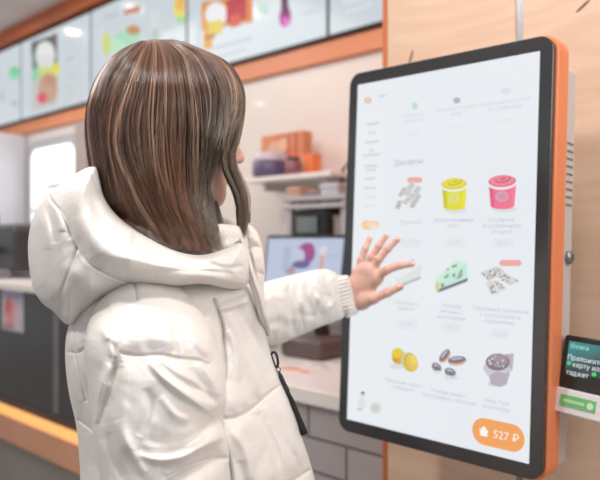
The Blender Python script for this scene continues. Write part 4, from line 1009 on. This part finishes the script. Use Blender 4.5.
# guides: centre-line of each lock, from the parting down
G=[
 [(141,41),(118,52),(101,71),(90,97),(87,125),(90,152),(94,180),(104,212)],
 [(143,41),(126,54),(110,77),(101,104),(98,133),(103,163),(108,194),(120,224)],
 [(147,41),(136,57),(123,84),(115,111),(113,139),(119,168),(130,204),(146,234)],
 [(150,40),(146,59),(139,88),(133,118),(134,148),(142,180),(153,214),(170,242)],
 [(155,40),(157,61),(155,94),(152,128),(153,160),(161,192),(174,224),(190,248)],
 [(160,40),(170,59),(174,93),(174,128),(175,160),(180,192),(190,226),(204,251)],
 [(166,40),(185,56),(195,89),(198,124),(196,158),(197,190),(203,220),(210,247)],
 [(172,40),(200,54),(216,81),(219,113),(214,148),(210,182),(211,214),(219,243)],
 [(178,41),(213,57),(232,80),(234,108),(228,138),(224,162),(231,186),(240,238)],
 [(184,42),(224,60),(240,82),(243,104),(241,130),(236,160),(244,192),(241,242)]]
# last two locks swing out past the cheek and curl back in
G[8]=[(178,41),(213,57),(231,80),(234,110),(226,142),(226,168),(238,198),(240,243)]
G[9]=[(184,42),(224,60),(240,82),(243,106),(239,134),(235,160),(248,203),(242,245)]
GA=np.array([catmull(g,6,False) for g in G])       # 10 x n x 2
NP=GA.shape[1]
def strands(N,name,parent,side,seed,rad,mt,spread=1.0,layer=(0.0,.012),fly=0.02):
    rg=np.random.RandomState(seed); ng=len(G)-1
    nc=70
    cents=np.sort(rg.rand(nc))*ng
    t=rg.rand(N)*ng
    ci=np.abs(t[:,None]-cents[None]).argmin(1); tc_=cents[ci]
    isfly=rg.rand(N)<fly
    s=np.linspace(0,1,NP)[None]
    clump=np.clip((s-.25)/.75,0,1)**1.2*np.where(isfly,0,.30+.5*rg.rand(N))[:,None]
    tt=t[:,None]*(1-clump)+tc_[:,None]*clump
    # no hair hangs in the gap that shows the cheek
    low=np.clip((s-.52)/.16,0,1); low=low*low*(3-2*low)
    gap=np.where(tt<7.62,np.minimum(tt,7.05+ (tt-7.05)*.15*(tt>7.05)),np.maximum(tt,8.0))
    gap=np.where((tt>7.05),gap,tt)
    tt=tt*(1-low)+gap*low
    nm=170; mc=np.sort(rg.rand(nm))*ng; mi=np.abs(t[:,None]-mc[None]).argmin(1); mcol=rg.rand(nm)[mi][:,None]; mph=rg.rand(nm)[mi][:,None]*6.28; mamp=rg.randn(nm)[mi][:,None]; mdep=rg.randn(nm)[mi][:,None]
    tt=tt+ (mc[mi]-t)[:,None]*np.where(isfly,0,.5)[:,None]*np.clip(s*3,0,1)*(1-clump)
    i0=np.clip(np.floor(tt).astype(int),0,ng-1); f_=tt-i0; k=np.arange(NP)[None]
    P=GA[i0,k]*(1-f_)[...,None]+GA[i0+1,k]*f_[...,None]
    # wander
    ph=rg.rand(N,1)*6.28; cph=rg.rand(nc)[ci][:,None]*6.28; camp=rg.randn(nc)[ci][:,None]
    amp=s**1.3
    P[...,0]+= np.sin(np.pi*s)**.5*1.6*np.sin(cph*1.7+s*5.0)*camp + amp*(2.9*np.sin(cph+s*8.5)*camp*np.where(tt>7.6,.5,1)+ 1.5*np.sin(ph+s*(6+7*rg.rand(N,1)))) + rg.randn(N,1)*.9*amp + mamp*1.5*np.sin(mph+s*9)*np.clip(s*1.6,0,1) + np.where(isfly,1,0)[:,None]*rg.randn(N,1)*np.where(t>7.5,1,4)[:,None]*s**2
    P[...,1]+= amp*(rg.randn(nc)[ci][:,None]*3.2+rg.randn(nm)[mi][:,None]*2.5+rg.randn(N,1)*2.5)*np.clip((s-.6)/.4,0,1)
    cut=np.clip(1-.10*rg.rand(N)**2-.10*rg.rand(nc)[ci]**2-.15*(rg.rand(N)<.2)*rg.rand(N),.6,1)
    # resample to its own length
    u=s*cut[:,None]*(NP-1); a0=np.clip(np.floor(u).astype(int),0,NP-2); fr=u-a0; r_=np.arange(N)[:,None]
    P=P[r_,a0]*(1-fr)[...,None]+P[r_,a0+1]*fr[...,None]
    pr=h_surf(P[...,0],P[...,1])
    lay=(layer[0]+(layer[1]-layer[0])*rg.rand(N))[:,None]*.6+.0026*mdep*np.clip(s*4,0,1)+ (.004*np.sin(tt*9+cph*.3+s*3)+.0035*rg.randn(nc)[ci][:,None])*s
    T=HT+.006-lay
    if side<0:
        D=hair_D(P[...,0],P[...,1])-T*pr
        # the ends fall inside the hood; the front lock hangs before the cheek
        frontlock=np.clip((tt-7.7)/.5,0,1)*np.clip((s-.5)/.2,0,1)
        D=D*(1-frontlock)+(.945-lay*.5)*frontlock
        low2=np.clip((P[...,1]-190)/55,0,1)*(1-frontlock)*np.clip((P[...,0]-105)/50,0,1)
        D=D*(1-low2)+(.868+.00035*np.clip(P[...,0]-130,0,200)+lay)*low2
        wob=.010*low2*(rg.rand(N,1)-.5)
        D=D+wob
    else:
        D=hair_D(P[...,0],P[...,1])+T*pr
        P[...,1]=np.minimum(P[...,1],224+ (P[...,0]-200)*.1)
    W=loc_px(P[...,0],P[...,1],D)             # N x NP x 3
    # colour: warm brown roots, lighter lengths, ashy at the face side
    warm=np.array(s2l((152,108,84))); dark=np.array(s2l((66,46,39))); light=np.array(s2l((216,180,154))); ash=np.array(s2l((158,148,132))); ashl=np.array(s2l((206,202,188)))
    cr_=rg.rand(nc)[ci][:,None]; sr=rg.rand(N,1)
    mixl=np.clip(.28+.45*cr_**2+.9*(mcol-.5)+.3*(sr-.5)+.5*(s-.35),0,1)
    side_=np.clip((tt-5.0)/2.0,0,1)*np.clip((s-.18)/.4,0,1)*(1-.55*np.clip((tt-7.6)/.6,0,1))
    top=warm[None,None]*(1-side_[...,None])+ash[None,None]*side_[...,None]
    hi_=light[None,None]*(1-side_[...,None])+ashl[None,None]*side_[...,None]
    Cc=dark*(1-mixl[...,None])+top*mixl[...,None]
    kk=(np.clip((.55*cr_+.6*mcol-.74)/.22,0,1)*np.clip(s*2.2,0,1)*(.25+.6*sr))[...,None]; Cc=Cc*(1-kk)+hi_*kk
    # tubes
    d=np.gradient(W,axis=1); d/=np.linalg.norm(d,axis=2,keepdims=True)+1e-9
    n1=np.cross(d,np.array([0,1,0.])); n1/=np.linalg.norm(n1,axis=2,keepdims=True)+1e-9; n2=np.cross(d,n1)
    rr=(rad*(1-.75*s**3))[...,None]*(.7+.6*rg.rand(N,1,1))
    K=4; vs=[]
    for a__ in range(K):
        an=a__*2*math.pi/K; vs.append(W+(n1*math.cos(an)+n2*math.sin(an))*rr)
    Vv=np.stack(vs,2).reshape(-1,3)
    Ca=np.repeat(np.concatenate([Cc,np.ones(Cc.shape[:2]+(1,))],-1)[:,:,None],K,2).reshape(-1,4)
    base=(np.arange(N)[:,None]*NP+np.arange(NP-1)[None]).ravel()*K
    Qs=[np.stack([base+a__,base+(a__+1)%K,base+K+(a__+1)%K,base+K+a__],1) for a__ in range(K)]
    Qq=np.concatenate(Qs)
    return mesh_from(name,Vv,Qq,mt,parent,attr=Ca)
hm=attr_mat('hair_strands',rough=.28,spec=.9)
hb=hm.node_tree.nodes['Principled BSDF']; hb.inputs['Anisotropic'].default_value=0
hair=strands(13000,'hair',person,-1,3,.00029,hm)
strands(700,'hair_wisps',hair,-1,17,.00024,hm,layer=(-.006,.002),fly=.55)
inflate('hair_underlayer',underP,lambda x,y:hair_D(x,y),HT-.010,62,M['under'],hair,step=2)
strands(2600,'hair_far_side',hair,1,8,.0006,hm)

# === clip and cord hanging from the jacket front
ly=empty('key_cord',tuple(CAM+Vector(frame2world((273-300)/F*1.0,1.0)+(-(352-240)/F,))),PSI,'black cord with metal carabiner and dark tassel hanging on the jacket front','cord')
def rel(px,py,D): return loc_px(px,py,D)+np.array([FX-0,FD,0])-np.array([(273-300)/F*1.0,1.0,CZ-(352-240)/F*1.0])
def RP(L,D): return [tuple(float(c) for c in rel(x,y,D)) for x,y in L]
lyr=[(272,353),(274.5,352.2),(276.5,355),(278,362),(277.5,366),(275.5,366.5),(273,361),(271.3,356)]
bm=bmesh.new(); pts=RP([tuple(p) for p in catmull(lyr,5)],1.0); pts.append(pts[0]); tube(bm,pts,.0019,8,cap=False); obj('carabiner',bm,mat('gunmetal',(.06,.06,.07),.25,metal=.9,bump=(90,.05)),ly,True)
bm=bmesh.new(); pts=RP([tuple(p) for p in catmull(ell(278.5,369.5,2.0,2.2,10),3)],1.0); pts.append(pts[0]); tube(bm,pts,.0011,8,cap=False); obj('ring',bm,M['steel'],ly,True)
bm=bmesh.new(); tube(bm,RP([(278.5,371),(281,377),(284,384),(287,390),(288,393)],1.0),[.0016,.0034,.0034,.0038,.003],8); obj('twisted_cord',bm,mat('cord_dark',s2l((56,66,66)),.7,bump=(400,.8)),ly,True)
bm=bmesh.new(); tube(bm,RP([(288,393),(292,402),(297,414),(301,424),(304,434)],1.0),[.003,.0042,.0040,.0048,.0060],8); obj('tassel',bm,mat('tassel_black',(.02,.02,.022),.7,bump=(500,.8)),ly,True)
